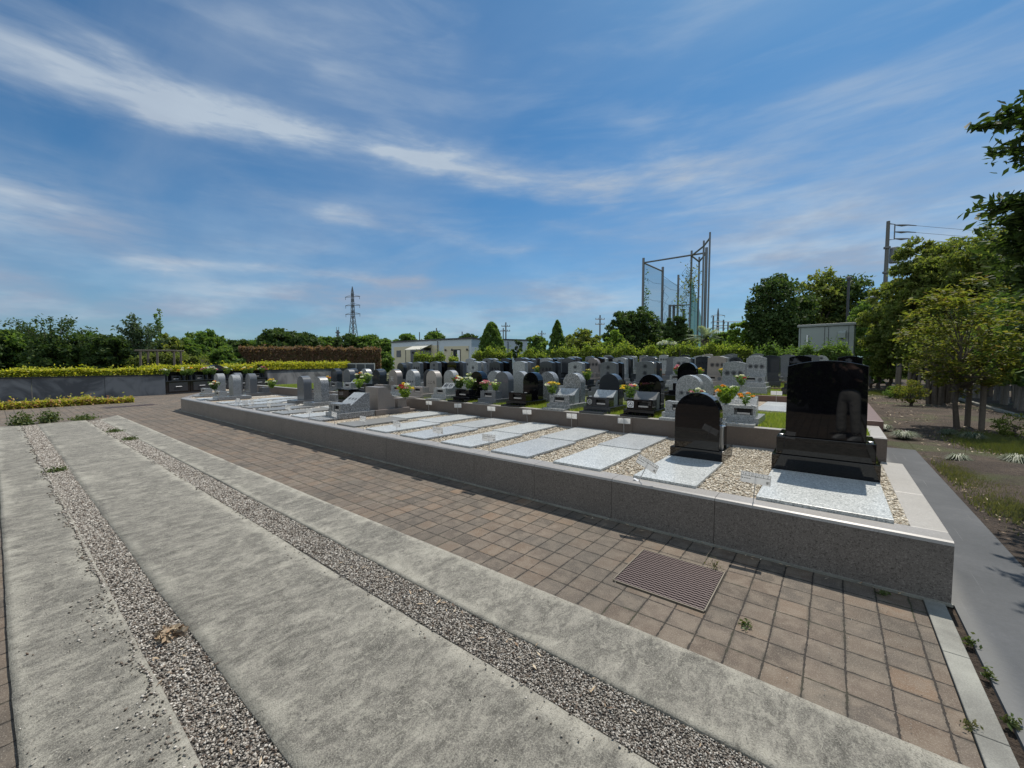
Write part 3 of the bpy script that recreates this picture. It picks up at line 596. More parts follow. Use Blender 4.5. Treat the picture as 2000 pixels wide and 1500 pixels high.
sign(-.485, 3.80, Z1, 'white lettered sign beside the wide slab of the large black monument', 0.06, R_(4))
sign(-1.44, 3.80, Z1, 'white lettered sign leaning over to the right on the front kerb', 0.42, R_(-3))
for i in range(2, 12):
    sign(FX[i]+.05+random.uniform(-.03, .03), 3.81, Z1, 'white lettered sign on the front kerb, %s to the left of the leaning one' % ORD[i-2], random.uniform(-.03, .06), R_(random.uniform(-6, 6)))
for i in range(1, 8):
    sign(BX[i]-.11+(.05 if i > 3 else 0), 6.22, Z1+.006, 'blank back of a white sign before the second wall, %s from the right' % ORD[i-1], random.uniform(-.08, .02), R_(random.uniform(-5, 5)), False, grp='signs along the back kerb of the front bed')
sign(-.98, 10.62, .68, 'blank white sign behind the empty plot by the reddish kerb', 0, 0, False)
sign(-13.6, 6.2, Z1, 'small blank white sign near the far end of the front bed', .1, 0, False)
o_ = MB()
# two white open booklets/labels
for i, (x, y) in enumerate(((-12.35, 4.0), (-12.0, 4.05))):
    t = thing('plot_label', ['left small white stake label among the far slabs', 'right small white stake label among the far slabs'][i], 'label', (x, y, Z1), R_(20), 'stake labels among the far slabs')
    b = MB(); b.box(-.1, .1, -.002, .002, .05, .16); put('board', b.mesh('board', WHITE), t); b = MB(); b.tube([(0, .004, 0), (0, .004, .1)], .004, 6); put('post', b.mesh('post', STEEL), t)
# ------------------------------------------------------------------ terraces behind
XLB = -12.5
TER = [(6.29, 10.75, .675, 0), (10.75, 13.35, .80, 1), (13.35, 16.3, .845, 1), (16.3, 19.2, .92, 1), (19.2, 23.2, 1.02, 1)]
XL, XR = -17.6, .505
for i, (y0, y1, z, red) in enumerate(TER):
    lab = ['dark brown granite wall holding the first lawn terrace of round-topped gravestones', 'low reddish granite kerb of the terrace behind the round-topped stones', 'second low reddish kerb further back among the gravestones', 'third low reddish kerb further back among the gravestones', 'last low reddish kerb before the green hedge'][i]
    XL = -17.6 if i == 0 else XLB
    t = thing('terrace_wall', lab, 'retaining wall'); mm = G_RED if red else G_WALL2
    b = MB(); x = XR
    while x > XL: b.box(max(x-1.0, XL)+.0015, x-.0015, y0, y0+.14, 0 if i else 0, z-.004); x -= 1.0
    put('front_face', b.mesh('front_face', mm), t, bev=.002)
    b = MB(); x = XR
    while x > XL: b.box(max(x-1.0, XL)+.0018, x-.0018, y0-.002, y0+.142, z-.0045, z+.003); x -= 1.0
    put('front_cap', b.mesh('front_cap', G_RED if red else G_CAP), t)
    b = MB()
    if i == 0: b.box(XR-.14, XR+.001, y0+.145, 7.5, 0, z+.004); 
    put('side_kerb', b.mesh('side_kerb', G_CAP), t, bev=.003) if i == 0 else None
    b = MB(); b.box(XR-.13, XR+.05, (7.503 if i == 0 else y0+.145), y1-.003, 0, z+(.07 if i == 0 else .06)); put('side_kerb', b.mesh('side_kerb', G_RED), t, bev=.004)
    b = MB(); b.box(XL, XR-.14, y0+.143, y1-.003, .05, z-.012); o = put('lawn', b.mesh('lawn', LAWN)); o['kind'] = 'structure'
# gravel patch on terrace 2 right, vacant slabs
b = MB(); b.box(-1.75, .36, 8.35, 10.74, .55, .672); o = put('gravel_bed', b.mesh('gravel_bed', bedm)); o['kind'] = 'structure'
for (x, y, w, d, lab) in ((-1.12, 8.5, .62, .95, 'pale empty slab behind the poem stone, nearer half'), (-1.12, 9.48, .62, .95, 'pale empty slab by the reddish kerb, farther half')):
    b = MB(); b.box(0, w, 0, d, 0, .03); tag(put('grave_slab', b.mesh('grave_slab', G_SLAB), loc=(x, y, .672), bev=.003), lab, 'grave slab')
# ------------------------------------------------------------------ lawn gravestones
CACHE = {}
def cm(key, mt, fn, **kw):
    k = (key, mt.name)
    if k not in CACHE: CACHE[k] = fn().mesh(key, mt, **kw)
    return CACHE[k]
def niche_box(w, d, h, nw=.5, nh=.55, off=.0):
    """box with a real recess in its front face (front at y=0)"""
    b = MB(); x0, x1 = -w*nw/2+off, w*nw/2+off; z0, z1 = h*(1-nh)/2, h*(1+nh)/2; q = .07
    b.add([(-w/2, 0, 0), (w/2, 0, 0), (w/2, 0, h), (-w/2, 0, h), (x0, 0, z0), (x1, 0, z0), (x1, 0, z1), (x0, 0, z1), (x0, q, z0), (x1, q, z0), (x1, q, z1), (x0, q, z1), (-w/2, d, 0), (w/2, d, 0), (w/2, d, h), (-w/2, d, h)],
          [(0, 1, 5, 4), (1, 2, 6, 5), (2, 3, 7, 6), (3, 0, 4, 7), (4, 5, 9, 8), (5, 6, 10, 9), (6, 7, 11, 10), (7, 4, 8, 11), (8, 9, 10, 11), (1, 13, 14, 2), (13, 12, 15, 14), (12, 0, 3, 15), (3, 2, 14, 15), (0, 12, 13, 1)])
    return b
def lining(w, h, nw, nh, off=0): 
    b = MB(); x0, x1 = -w*nw/2+off+.004, w*nw/2+off-.004; z0, z1 = h*(1-nh)/2+.003, h*(1+nh)/2-.003; b.box(x0, x1, .045, .066, z0, z1); return b
def plate(w, h, nw, nh, off=0):
    b = MB(); x0, x1 = -w*nw/2+off+.01, w*nw/2+off-.01; z0 = h*(1-nh)/2+.006; b.box(x0, x1, .012, .03, z0, z0+h*nh*.28); return b
def add_box(t, w, d, h, loc, mt, nw=.5, nh=.55, off=0., detail=True):
    o = put('incense_box', cm('incense_box%.2f%.2f%.2f' % (w, nw, off), mt, lambda: niche_box(w, d, h, nw, nh, off)), t, loc)
    if detail:
        put('niche_lining', cm('niche_lining%.2f%.2f' % (w, off), NICHE, lambda: lining(w, h, nw, nh, off)), o)
        put('ash_plate', cm('ash_plate%.2f%.2f' % (w, off), INCENSE, lambda: plate(w, h, nw, nh, off)), o)
    return o
def vase(t, loc, h=.05, mt=None):
    put('flower_vase', cm('flower_vase', mt or STEEL, lambda: MB().lathe([(.02, -.02), (.02, 0), (.03, .004), (.03, .01), (.012, .012)], n=10)), t, loc)
def crest(t, loc, s, white=False, kind=0):
    """family crest: square or disc with a ring and inner shapes"""
    b = MB(); bg_, fg = (WHITE, INK) if white else (INK, CARVE)
    # rounded square plate
    pr = []
    for cx, cz, a0 in ((1, -1, -90), (1, 1, 0), (-1, 1, 90), (-1, -1, 180)):
        for k in range(5): a = R_(a0+k*22.5); pr.append((cx*s*.36+math.cos(a)*s*.14, cz*s*.36+math.sin(a)*s*.14))
    b.prism_y(pr, -.003, 0)
    o = put('crest_plate', b.mesh('crest_plate', bg_), t, loc)
    b = MB(); n = 28
    def ring(r0, r1, y=-.0042):
        vs = []; 
        for k in range(n): a = 2*math.pi*k/n; vs += [(math.cos(a)*r0, y, math.sin(a)*r0), (math.cos(a)*r1, y, math.sin(a)*r1)]
        b.add(vs, [(2*k, 2*k+1, (2*k+3) % (2*n), (2*k+2) % (2*n)) for k in range(n)])
    ring(s*.36, s*.42)
    if kind == 0:
        for k in range(3):
            a = R_(90+120*k); c = Vector((math.cos(a), math.sin(a)))*s*.17; tri = [c+Vector((math.cos(a+R_(q)), math.sin(a+R_(q))))*s*.135 for q in (0, 130, 230)]
            b.add([(p.x, -.0045, p.y) for p in tri], [(0, 1, 2)])
        ring(s*.0, s*.05, -.0046)
    else:
        for k in range(4):
            a = R_(45+90*k); c = Vector((math.cos(a), math.sin(a)))*s*.15
            b.add([(c.x+s*.09, -.0045, c.y), (c.x, -.0045, c.y+s*.09), (c.x-s*.09, -.0045, c.y), (c.x, -.0045, c.y-s*.09)], [(0, 1, 2, 3)])
    put('crest', b.mesh('crest', fg), o)
CN = {G_LIGHT.name: 'light grey', G_SPECK.name: 'speckled grey', G_MID.name: 'mid grey', G_DARK.name: 'dark grey', G_BLACK.name: 'black', G_PINK.name: 'pinkish grey', G_BEIGE.name: 'beige'}
def arch_grave(x, y0, z, mt, label, desk=None, foot=True, rz=0.0, face=.50, aw=.39, ah=.57, th=.19, detail=True, arch=True, box=True, group='round-topped gravestones on the first lawn terrace', pd=.70, emblem=None, text=None, smudge=None, nw=.5, off=0.0):
    t = thing('round_top_gravestone' if arch else 'slanted_gravestone', label, 'gravestone', (x, y0, z), rz, group)
    if foot: put('footplate', cm('footplate', mt, lambda: MB().box(-.23, .23, -.20, -.003, 0, .035)), t, bev=.003)
    put('plinth', cm('plinth%.2f' % pd, mt, lambda: MB().box(-.255, .255, 0, pd, 0, .10)), t, bev=.004)
    dm = desk or mt
    if box:
        bo = add_box(t, .43, .2, .165, (0, .04, .10), mt, nw, .55, off, detail)
        for sx in (-.17, .17): vase(t, (sx, .10, .266))
        if emblem is not None: crest(bo, (-.15, -.001, .083), .11, emblem[0], emblem[1])
    if desk or not arch:
        put('slanted_stone', cm('slanted_stone', dm, lambda: MB().prism_x([(.24, .10), (.46, .10), (.46, .375), (.40, .375), (.24, .245)], -.19, .19)), t, bev=.003)
    if arch:
        put('headstone', cm('headstone%.2f%.2f' % (aw, ah), mt, lambda: MB().prism_y([(a, b_+.10) for a, b_ in arch_prof(aw, ah, 20)], face, face+th)), t, bev=.004)
    if text:
        s_, size, tm, tx, ty, tz, rx = text; put_text(s_, size, tm, t, (tx, ty, tz), rx)
    if smudge: smudges(t, smudge[0], smudge[1])
    return t
ZA = .675; YA = 6.50
A = [(-1.86, G_LIGHT, dict(smudge=([(-.1, .496, .38), (0, .496, .38), (.1, .496, .38)], .09)), 'speckled round-topped gravestone with smudged lettering, directly behind the small round black stone'),
     (-2.49, G_BLACK, dict(desk=G_SLABD, emblem=(True, 0), off=.06, nw=.42), 'black round-topped gravestone with white crest plate and slanted grey stone'),
     (-3.24, G_DARK, dict(desk=G_SLAB, emblem=(False, 1), off=.06, nw=.42), 'dark arched gravestone with black crest plate and pale slanted stone'),  # paler desk granite carries the slope's sun and sky sheen as colour
     (-4.02, G_SPECK, dict(desk=G_SLAB), 'speckled grey arched gravestone with pale slanted stone, yellow bouquet at its left'),  # desk stone coloured lighter in place of its glossy sky reflection
     (-5.01, G_BLACK, {}, 'glossy black arched gravestone without flowers, between two speckled ones'),
     (-5.80, G_MID, {}, 'grey arched gravestone behind two pink flower bunches'),
     (-6.57, G_BLACK, {}, 'black arched gravestone behind white and cream flowers'),
     (-7.32, G_LIGHT, dict(arch=False, text=('祈り', .15, INK, 0, .318, .322, R_(39))), 'low slanted grey stone lettered with a black brush inscription'),
     (-8.15, G_BEIGE, dict(text=('こころ', .10, INK, 0, .496, .36, R_(90))), 'beige arched gravestone lettered in black hiragana'),
     (-9.0, G_LIGHT, dict(smudge=([(-.09, .496, .36), (0, .496, .36), (.09, .496, .36)], .08)), 'bluish grey arched gravestone with three dark characters'),
     (-9.78, G_PINK, dict(text=('天', .16, CARVE, -.04, .496, .40, R_(90))), 'pinkish arched gravestone with one white carved character'),
     (-10.6, G_DARK, {}, 'dark arched gravestone behind pale flowers, left of the pinkish one'),
     (-11.4, G_LIGHT, dict(arch=False), 'tall narrow pale slanted stone on the lawn terrace'),
     (-12.2, G_MID, {}, 'light arched gravestone, second from the left end of the lawn terrace'),
     (-13.0, G_DARK, {}, 'dark arched gravestone at the left end of the lawn terrace')]
for (x, mt, kw, lab) in A:
    arch_grave(x, YA, ZA, mt, lab, **kw)
BKM = [G_LIGHT, G_LIGHT, G_DARK, G_LIGHT, G_SPECK, G_LIGHT, G_LIGHT, G_BLACK, G_LIGHT, G_DARK, G_LIGHT, G_DARK, G_DARK, G_LIGHT, G_DARK]
for i, (x, _, _, _) in enumerate(A):
    if i in (1, 2, 3, 7): continue
    arch_grave(x+.02, YA+1.78, ZA, BKM[i], '%s arched stone facing away, back to back with front lawn stone %s from right' % (CN[BKM[i].name], 'farthest' if i == 14 else ORD[i]), foot=True, rz=math.pi, detail=False, group='arched gravestones facing away on the first lawn terrace')
# poem stone
pt = arch_grave(-1.05, YA, ZA, G_LIGHT, 'low pale slanted stone with white carved verse and long niche, beside a leafy bouquet', arch=False, nw=.55, off=.06)
for q, s_ in enumerate(('ありがとう', 'あなたの', 'やさしさ')):
    put_text(s_, .05, CARVE, pt, (-.01, .375-q*.045, .358-q*.037), R_(39))
# upright stones in rows
def upright(x, y0, z, mt, label, rz=0.0, sc=1.0, detail=True, group=None, sm=None, w=.45, plates=None, round_=False):
    t = thing('upright_gravestone', label, 'gravestone', (x, y0, z), rz, group); t.scale = (sc,)*3
    bm_ = mt
    put('lower_plinth', cm('lower_plinth%.2f' % w, bm_, lambda: MB().box(-w/2-.08, w/2+.08, 0, .70, 0, .17)), t, bev=.004)
    put('upper_plinth', cm('upper_plinth%.2f' % w, bm_, lambda: MB().box(-w/2-.04, w/2+.04, .10, .69, .17, .27)), t, bev=.003)
    if detail:
        bo = add_box(t, w, .16, .145, (0, .26, .27), bm_, .40, .5, -.07)
        put('crest', cm('crest', G_MID if mt is not G_MID else G_DARK, lambda: MB().tube([(.12, .26, .34), (.12, .256, .34)], .045, 16)), t)
        for sx in (-w/2+.05, w/2-.05): vase(t, (sx, .33, .416))
    put('base_block', cm('base_block%.2f' % w, bm_, lambda: MB().box(-w/2, w/2, .425 if detail else .26, .68, .27, .415)), t, bev=.003)
    if round_: put('headstone', cm('rheadstone%.2f' % w, mt, lambda: MB().prism_y([(a, b_+.415) for a, b_ in arch_prof(w*.9, .46, 18)], .50, .66)), t, bev=.004)
    else: put('headstone', cm('headstone%.2f' % w, mt, lambda: MB().prism_y([(a, b_+.415) for a, b_ in low_arch(w, .49, .045, .012)], .50, .66)), t, bev=.005)
    if sm: smudges(t, [(q, .496, zz) for q, zz in sm], .15)
    return t
MIXS = [G_LIGHT, G_MID, G_DARK, G_BLACK, G_LIGHT, G_SPECK, G_MID, G_BEIGE, G_DARK, G_LIGHT]
def row_of(name, xs, y0, z, mats_, group, word, back=None, smk={}, det=True, sc=None):
    n = len(xs)
    for k, x in enumerate(xs):
        mt = mats_[k % len(mats_)]
        if mt is None: continue
        s_ = (sc[k % len(sc)] if sc else 1)*random.uniform(.985, 1.015)
        if k not in smk and mt not in (G_BLACK,) and (k*5+int(y0)) % 3: smk = dict(smk); smk[k] = [[(0, .78), (0, .62)], [(-.1, .68), (.02, .68), (.13, .68)]][k % 2]
        upright(x, y0+random.uniform(-.02, .02), z, mt, '%s upright gravestone, %s from the right in the %s' % (CN[mt.name], ORD[k], word), sc=s_, detail=det, group=group, sm=smk.get(k), round_=(k*7+int(y0)) % 11 == 5)
        if back and back[k % len(back)] is not None:
            mb_ = back[k % len(back)]
            upright(x+random.uniform(-.03, .03), y0+1.46, z, mb_, '%s stone facing away, right behind the %s from the right in %s' % (CN[mb_.name], ORD[k], word), rz=math.pi, sc=s_, detail=False, group=group+' facing away')
three = [(-.12, .66), (0, .66), (.12, .66)]; col2 = [(0, .76), (0, .60)]
row_of('b', [-1.65-.94*k for k in range(13)], 9.1, .675, [G_LIGHT, G_BLACK, G_MID, G_MID, G_LIGHT, G_DARK, G_LIGHT, G_DARK, G_LIGHT, G_BLACK, G_MID, G_MID, G_DARK], 'upright gravestones, nearest row', 'nearest upright row',
       [None, None, G_DARK, G_BLACK, G_DARK, G_DARK, G_MID, G_BLACK, G_LIGHT, G_MID, G_BLACK, G_BLACK, G_MID], {0: three, 3: col2, 4: col2, 8: [(0, .7)]})
row_of('c', [11.65*(-.130-.0762*k) for k in range(-2, 12)], 11.15, .80, [G_BLACK, G_BLACK, G_LIGHT, G_BEIGE, G_LIGHT, G_MID, G_LIGHT, G_PINK, G_DARK, G_LIGHT, G_DARK, G_BLACK, G_MID, G_LIGHT, G_BLACK, G_MID, G_DARK, None, None], 'upright gravestones, second row', 'second upright row',
       [None, None, None, G_LIGHT, G_DARK, None, G_DARK, G_BLACK, None, G_BLACK, G_MID, None, G_LIGHT, None, G_BLACK, None, G_MID, None, None], {2: three, 4: [(-.07, .72), (.07, .72)], 5: col2})
row_of('d', [-.55-.93*k for k in range(12)], 13.7, .845, [G_MID, G_DARK, G_DARK, G_DARK, G_MID, G_BEIGE, G_BLACK, G_LIGHT, G_DARK, G_MID, G_BLACK, G_DARK, G_MID, G_LIGHT, G_DARK, G_MID, G_BLACK, G_LIGHT, G_MID], 'upright gravestones, third row', 'third upright row', [None, G_MID, None, G_LIGHT], det=False)
row_of('e', [-.35-.95*k for k in range(12)], 16.6, .92, [G_LIGHT, G_MID, G_LIGHT, G_MID, G_LIGHT, None, G_DARK, G_LIGHT, G_BLACK, G_MID, G_LIGHT, None, G_DARK, G_BLACK, G_MID, G_LIGHT], 'upright gravestones, fourth row', 'fourth upright row', [None, G_LIGHT, None], det=False)
row_of('f', [-1.6-.98*k for k in range(11)], 19.6, 1.02, [None, G_MID, G_MID, G_BEIGE, G_DARK, G_LIGHT, G_MID, G_DARK, G_MID, G_BLACK, None, G_DARK, G_MID, None], 'upright gravestones, farthest row', 'farthest upright row', None, det=False)
# ------------------------------------------------------------------ stones on the far part of the front bed
gz = Z1
t = thing('slanted_gravestone', 'speckled grey slanted stone with smudged lettering standing in the front bed', 'gravestone', (-8.02, 4.27, gz), 0)
put('footplate', MB().box(-.26, .26, -.38, -.003, 0, .03).mesh('footplate', G_SPECK), t, bev=.003)
put('plinth', MB().box(-.28, .28, 0, .8, 0, .11).mesh('plinth', G_SPECK), t, bev=.004)
bo = add_box(t, .46, .22, .19, (0, .05, .11), G_SPECK, .42, .6, .07); crest(bo, (-.16, -.001, .095), .09, False, 1)
put('slanted_stone', MB().prism_x([(.28, .11), (.72, .11), (.72, .49), (.62, .49), (.28, .25)], -.22, .22).mesh('slanted_stone', G_SPECK), t, bev=.003)
fm = MB(); fm.add([(-.218, .282, .2525), (.218, .282, .2525), (.218, .618, .4895), (-.218, .618, .4895)], [(0, 1, 2, 3)]); put('sheen_painted_face', fm.mesh('sheen_painted_face', G_SLAB), t, loc=(0, -.001, .0015))  # paler sheet on the slope, its sun and sky sheen painted in
for q in (-.1, .02, .13): o = put('inscription', BLUR_ME, t, (q, .448, .374), rot=(R_(-55), 0, 0)); o.scale = (.1, .1, .1)
t = thing('slanted_gravestone', 'pinkish grey stone with sloping side seen from behind, bouquet on its right', 'gravestone', (-8.02, 5.98, gz), math.pi)
put('plinth', MB().box(-.31, .31, 0, .9, 0, .11).mesh('plinth', G_PINK), t, bev=.004); put('footplate', MB().box(-.28, .28, -.18, -.003, 0, .05).mesh('footplate', G_PINK), t, bev=.004)
put('headstone', MB().prism_x([(.36, .11), (.80, .11), (.80, .60), (.58, .60), (.36, .30)], -.24, .24).mesh('headstone', G_PINK), t, bev=.004)
put('vase_box', MB().box(-.24, -.02, .04, .28, .11, .32).mesh('vase_box', G_PINK), t, bev=.004); put('incense_box', MB().box(0, .24, .04, .28, .11, .27).mesh('incense_box', G_PINK), t, bev=.004)
t = thing('slanted_gravestone', 'polished black slanted stone seen from behind, left of the pinkish one', 'gravestone', (-9.2, 5.98, gz), math.pi)
put('plinth', MB().box(-.29, .29, 0, .9, 0, .13).mesh('plinth', G_BLACK), t, bev=.004)
put('headstone', MB().prism_x([(.2, .13), (.80, .13), (.80, .50), (.55, .50), (.2, .33)], -.24, .24).mesh('headstone', G_BLACK), t, bev=.004)
put('incense_box', MB().box(-.2, .2, .03, .19, .13, .28).mesh('incense_box', G_BLACK), t, bev=.004)
for (x, y, rz, mt, lab) in ((-10.78, 5.98, math.pi, G_SPECK, 'speckled arched gravestone seen from behind, right one of the pair in the front bed'), (-11.74, 5.98, math.pi, G_MID, 'darker arched gravestone seen from behind, left one of the pair in the front bed'),
                            (-14.75, 4.18, 0, G_LIGHT, 'pale arched gravestone with flowers, nearest of the far group in the front bed'), (-16.7, 4.35, 0, G_LIGHT, 'pale arched gravestone, leftmost of the far group in the front bed'),
                            (-15.75, 6.05, math.pi, G_MID, 'grey arched gravestone at the back of the far group, right of centre'), (-17.2, 6.1, math.pi, G_MID, 'grey arched gravestone at the back left of the far group')):
    arch_grave(x, y, gz, mt, lab, rz=rz, ah=.66, aw=.40, th=.22, face=.42, pd=.9, foot=(rz == 0), group='arched gravestones in the front bed', box=True, desk=None)
# ------------------------------------------------------------------ bouquets
PETAL = {}
def bloom_mat(c):
    k = 'petals_%02d%02d%02d' % tuple(int(v*99) for v in c)
    return island(k, [tuple(min(1, v*f) for v in c) for f in (.75, 1.0, 1.15)], .5, .25)
def bouquet(px_or_loc, z, s, cols, label, n=9, leafy=.5, group='flower bouquets at the graves', lm=None):
    x, y = px_or_loc; t = thing('flower_bouquet', label, 'bouquet', (x, y, z), 0, group)
    N = int(300*leafy+50); th = RNG.uniform(0, 2*np.pi, N); rr = s*.55*np.sqrt(RNG.random(N)); hh = RNG.random(N); P = np.stack([rr*np.cos(th)*(.35+.75*hh), rr*np.sin(th)*(.35+.75*hh), s*(.1+.75*hh)], 1)
    put('foliage', leaves('foliage', P, s*.16, lm or L_MID), t)
    b = MB()
    for k in range(7):
        a = k*.9; b.tube([(0, 0, -.03), (math.cos(a)*s*.12, math.sin(a)*s*.12, s*.5)], .003, 4)
    put('stems', b.mesh('stems', L_MID), t)
    for k in range(n):
        c = cols[k % len(cols)]; a = RNG.uniform(0, 6.28); r = s*.5*math.sqrt(RNG.random()); hz = s*(.62+.4*(1-(r/(s*.5))**2)*RNG.uniform(.6, 1.1))
        q = 34; ps = RNG.normal(size=(q, 3)); ps /= np.linalg.norm(ps, axis=1)[:, None]; ps[:, 2] = np.abs(ps[:, 2])*.6; br = s*RNG.uniform(.12, .19)
        put('bloom', leaves('bloom', ps*br*.75+np.array([r*math.cos(a), r*math.sin(a), hz]), br*.75, bloom_mat(c)), t)
    return t
Wc, Yc, Pc, Rc, Oc, Mc = (.80, .80, .76), (.80, .60, .06), (.72, .30, .42), (.42, .02, .03), (.85, .38, .03), (.5, .08, .25)
ZV = ZA+.27
bouquet((-4.02-.2, YA+.1), ZV, .26, [Wc, Yc, Pc, Yc, Wc], 'bouquet with a yellow flower in front of the speckled arched stone', 9)
bouquet((-2.49-.19, YA+.1), ZV, .26, [Pc, Yc, Pc, Wc, Oc], 'pink lily and yellow bouquet at the black stone with white crest', 8)
bouquet((-5.80-.14, YA+.1), ZV, .22, [Pc, Wc, Pc, Mc], 'left pink bunch before the grey arched stone', 9)
bouquet((-5.80+.16, YA+.1), ZV, .22, [Wc, Pc, (.6, .7, .3), Mc], 'right pink and green bunch before the grey arched stone', 9)
bouquet((-6.57-.16, YA+.1), ZV, .30, [Wc, Yc, Rc, Wc], 'tall dark leafy bunch with white and yellow flowers at the black arched stone', 7, .9, lm=L_DARK)
bouquet((-6.57+.15, YA+.1), ZV, .28, [Wc, Wc, (.7, .75, .4)], 'cream and white chrysanthemums at the black arched stone', 8, .6)
bouquet((-10.6-.16, YA+.1), ZV, .32, [Wc, Oc, Wc, Pc], 'pale mixed bunch at the dark arched stone', 7, .8, lm=L_DARK)
bouquet((-10.6+.16, YA+.1), ZV, .30, [Wc, (.7, .75, .4), Wc], 'white and green bunch at the dark arched stone', 7, .8)
bouquet((-1.22, YA+.08), ZV, .30, [Oc, Rc, Wc], 'leafy yellow green bouquet with a red bloom on the poem stone', 4, 1.4, lm=L_BRIGHT)
bouquet((-.98, YA+.12), ZV, .20, [Oc, (.85, .45, .04)], 'orange sunflowers leaning right on the poem stone', 5, .3)
bouquet((-1.62, YA+.1), ZV, .22, [Rc, Wc, Wc, Pc], 'red and white bunch beside the speckled round stone', 7, .7)
bouquet((-1.45, 9.25), 1.09, .22, [Wc, Wc, Rc, Wc], 'white bunch at the nearest light upright stone', 7, .6)
bouquet((-7.72, 5.85), gz+.32, .34, [Yc, Rc, Wc, Rc, Yc, Pc], 'large yellow and red bouquet behind the pinkish sloping stone', 12, .8, lm=L_BRIGHT)
bouquet((-3.28, 11.35), 1.2, .26, [Pc, Wc, Rc, Pc], 'pink and white bunch at a light stone of the second upright row', 9, .6)
bouquet((-2.75, 11.4), 1.2, .22, [Yc, Pc, Yc], 'yellow and pink bunch left on the wide beige stone', 8, .5)
bouquet((-2.2, 11.4), 1.2, .20, [Yc, Yc], 'yellow bunch right on the wide beige stone', 6, .5)
bouquet((-5.0, 9.5), 1.1, .26, [(.5, .45, .1)], 'small faded greenish bunch between upright stones', 4, .7)
bouquet((-6.65, 9.6), 1.25, .2, [Yc, Yc], 'small yellow bunch beside the light upright stone', 4, .5)
bouquet((-8.9, 9.2), 1.0, .24, [Wc, Yc, Wc], 'cream bunch in the nearest upright row', 6, .6)
bouquet((-14.95, 4.22), gz+.29, .30, [Wc, Oc, Wc, Mc], 'white and orange bunch before the nearest far arched stone', 8, .8, lm=L_DARK)
bouquet((-14.3, 5.6), gz+.3, .30, [Wc, Yc, Yc], 'white and yellow chrysanthemums at the back of the far group', 7, .8)
bouquet((-13.6, 7.1), ZA+.1, .3, [Oc, Pc, Yc], 'low orange and yellow bunch at the left end of the lawn terrace', 8, .6)
bouquet((-9.3, 5.3+.35), gz+.5, .26, [(.45, .5, .1)], 'single leafy green sprig on the black slanted stone', 2, .5, lm=L_BRIGHT)
# grass on the terraces
def grass_patch(name, n, x0, x1, y0, y1, z, h, mt, label):
    x = RNG.uniform(x0, x1, n); y = RNG.uniform(y0, y1, n)
    tag(put(name, blades(name, np.stack([x, y, np.full(n, z)], 1), h, .0045, mt, .7)), label, 'grass', kind='stuff')
grass_patch('lawn_grass', 52000, -7.0, .36, 6.44, 8.4, .662, .055, GRASS, 'bright short grass between the round-topped gravestones')
grass_patch('lawn_grass', 26000, -17, -7.0, 6.44, 8.6, .662, .06, GRASS, 'far short grass of the first lawn terrace')
grass_patch('lawn_grass', 16000, -1.6, .36, 10.9, 13.3, .79, .05, GRASS, 'short grass beyond the reddish kerb')
grass_patch('lawn_grass', 14000, -2.5, .36, 13.5, 19.1, .835, .07, GRASS, 'short grass between the rear gravestones')
# ------------------------------------------------------------------ left wall, cabinets, hedges
def seg_frame(p, q): 
    d = Vector((q[0]-p[0], q[1]-p[1], 0)); return d.length, math.atan2(d.y, d.x)
WL = mat('stained_render', lambda T: setc(T, T.mix(T.ss(T.noise(T.obj, .9, 5, .6, .8), .42, .62), (.10, .102, .105), (.24, .24, .235))), Roughness=.7)
def wall_seg(p, q, h, label, px_joint=2.1):
    L, a = seg_frame(p, q); t = thing('garden_wall', label, 'wall', (p[0], p[1], 0), a)
    b = MB(); x = 0
    while x < L-.01: b.box(x+.006, min(x+px_joint, L)-.006, 0, .25, 0, h); x += px_joint
    put('panels', b.mesh('panels', WL), t)
    b = MB(); b.box(-.02, L+.02, -.04, .3, h+.001, h+.05); put('coping', b.mesh('coping', G_DARK), t); return t
P0, P1w, P2w, P3w = (-26.0, -9.5), (-25.2, 5.15), (-27.4, 10.5), (-30.8, 18.3)
wall_seg(P0, P1w, .92, 'grey stained wall with dark coping at the left, under the golden hedge'); wall_seg(P2w, P3w, 1.05, 'grey stained wall right of the black cabinets')
def hedge(p, q, depth, z0, z1, n, size, mt, name, label, cat='hedge', y0=0.0, bump_=.06, core=True, cf=.2):
    L, a = seg_frame(p, q); t = thing(name, label, cat, (p[0], p[1], 0), a)
    s = RNG.random(n); x = RNG.uniform(0, L, n); h = z1-z0
    kk = RNG.uniform(.8, 9, 12); pp_ = RNG.uniform(0, 6.3, 12); und = bump_*sum(np.sin(kk[i]*x+pp_[i])/(1+kk[i]*.18) for i in range(12))*.33
    yj = RNG.uniform(0, 6.3)
    top = s < .45; front = (s >= .45) & (s < .85); back = s >= .85
    y = np.where(top, RNG.uniform(0, depth, n), np.where(front, np.abs(RNG.normal(0, .05, n)), depth-np.abs(RNG.normal(0, .05, n)))); y = y+y0
    z = np.where(top, z1+und+bump_*.45*np.sin(y*5+x*3+yj)-np.abs(RNG.normal(0, .05, n)), RNG.uniform(z0, z1, n)+und*.5)
    spk = top & (RNG.random(n) < .16); z = np.where(spk, z+np.abs(RNG.normal(0, .05+bump_*.45, n)), z); y = np.where(~top & (RNG.random(n) < .3), y+RNG.normal(0, .06+bump_*.3, n), y)
    put('foliage', leaves('foliage', np.stack([x, y, z], 1), size, mt), t)
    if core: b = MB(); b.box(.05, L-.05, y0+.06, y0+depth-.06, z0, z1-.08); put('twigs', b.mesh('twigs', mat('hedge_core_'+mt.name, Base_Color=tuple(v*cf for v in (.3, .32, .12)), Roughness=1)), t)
    return t
hedge(P0, P1w, .9, .96, 1.25, 26000, .075, YHEDGE, 'golden_hedge', 'clipped golden hedge on top of the left grey wall', y0=.3)
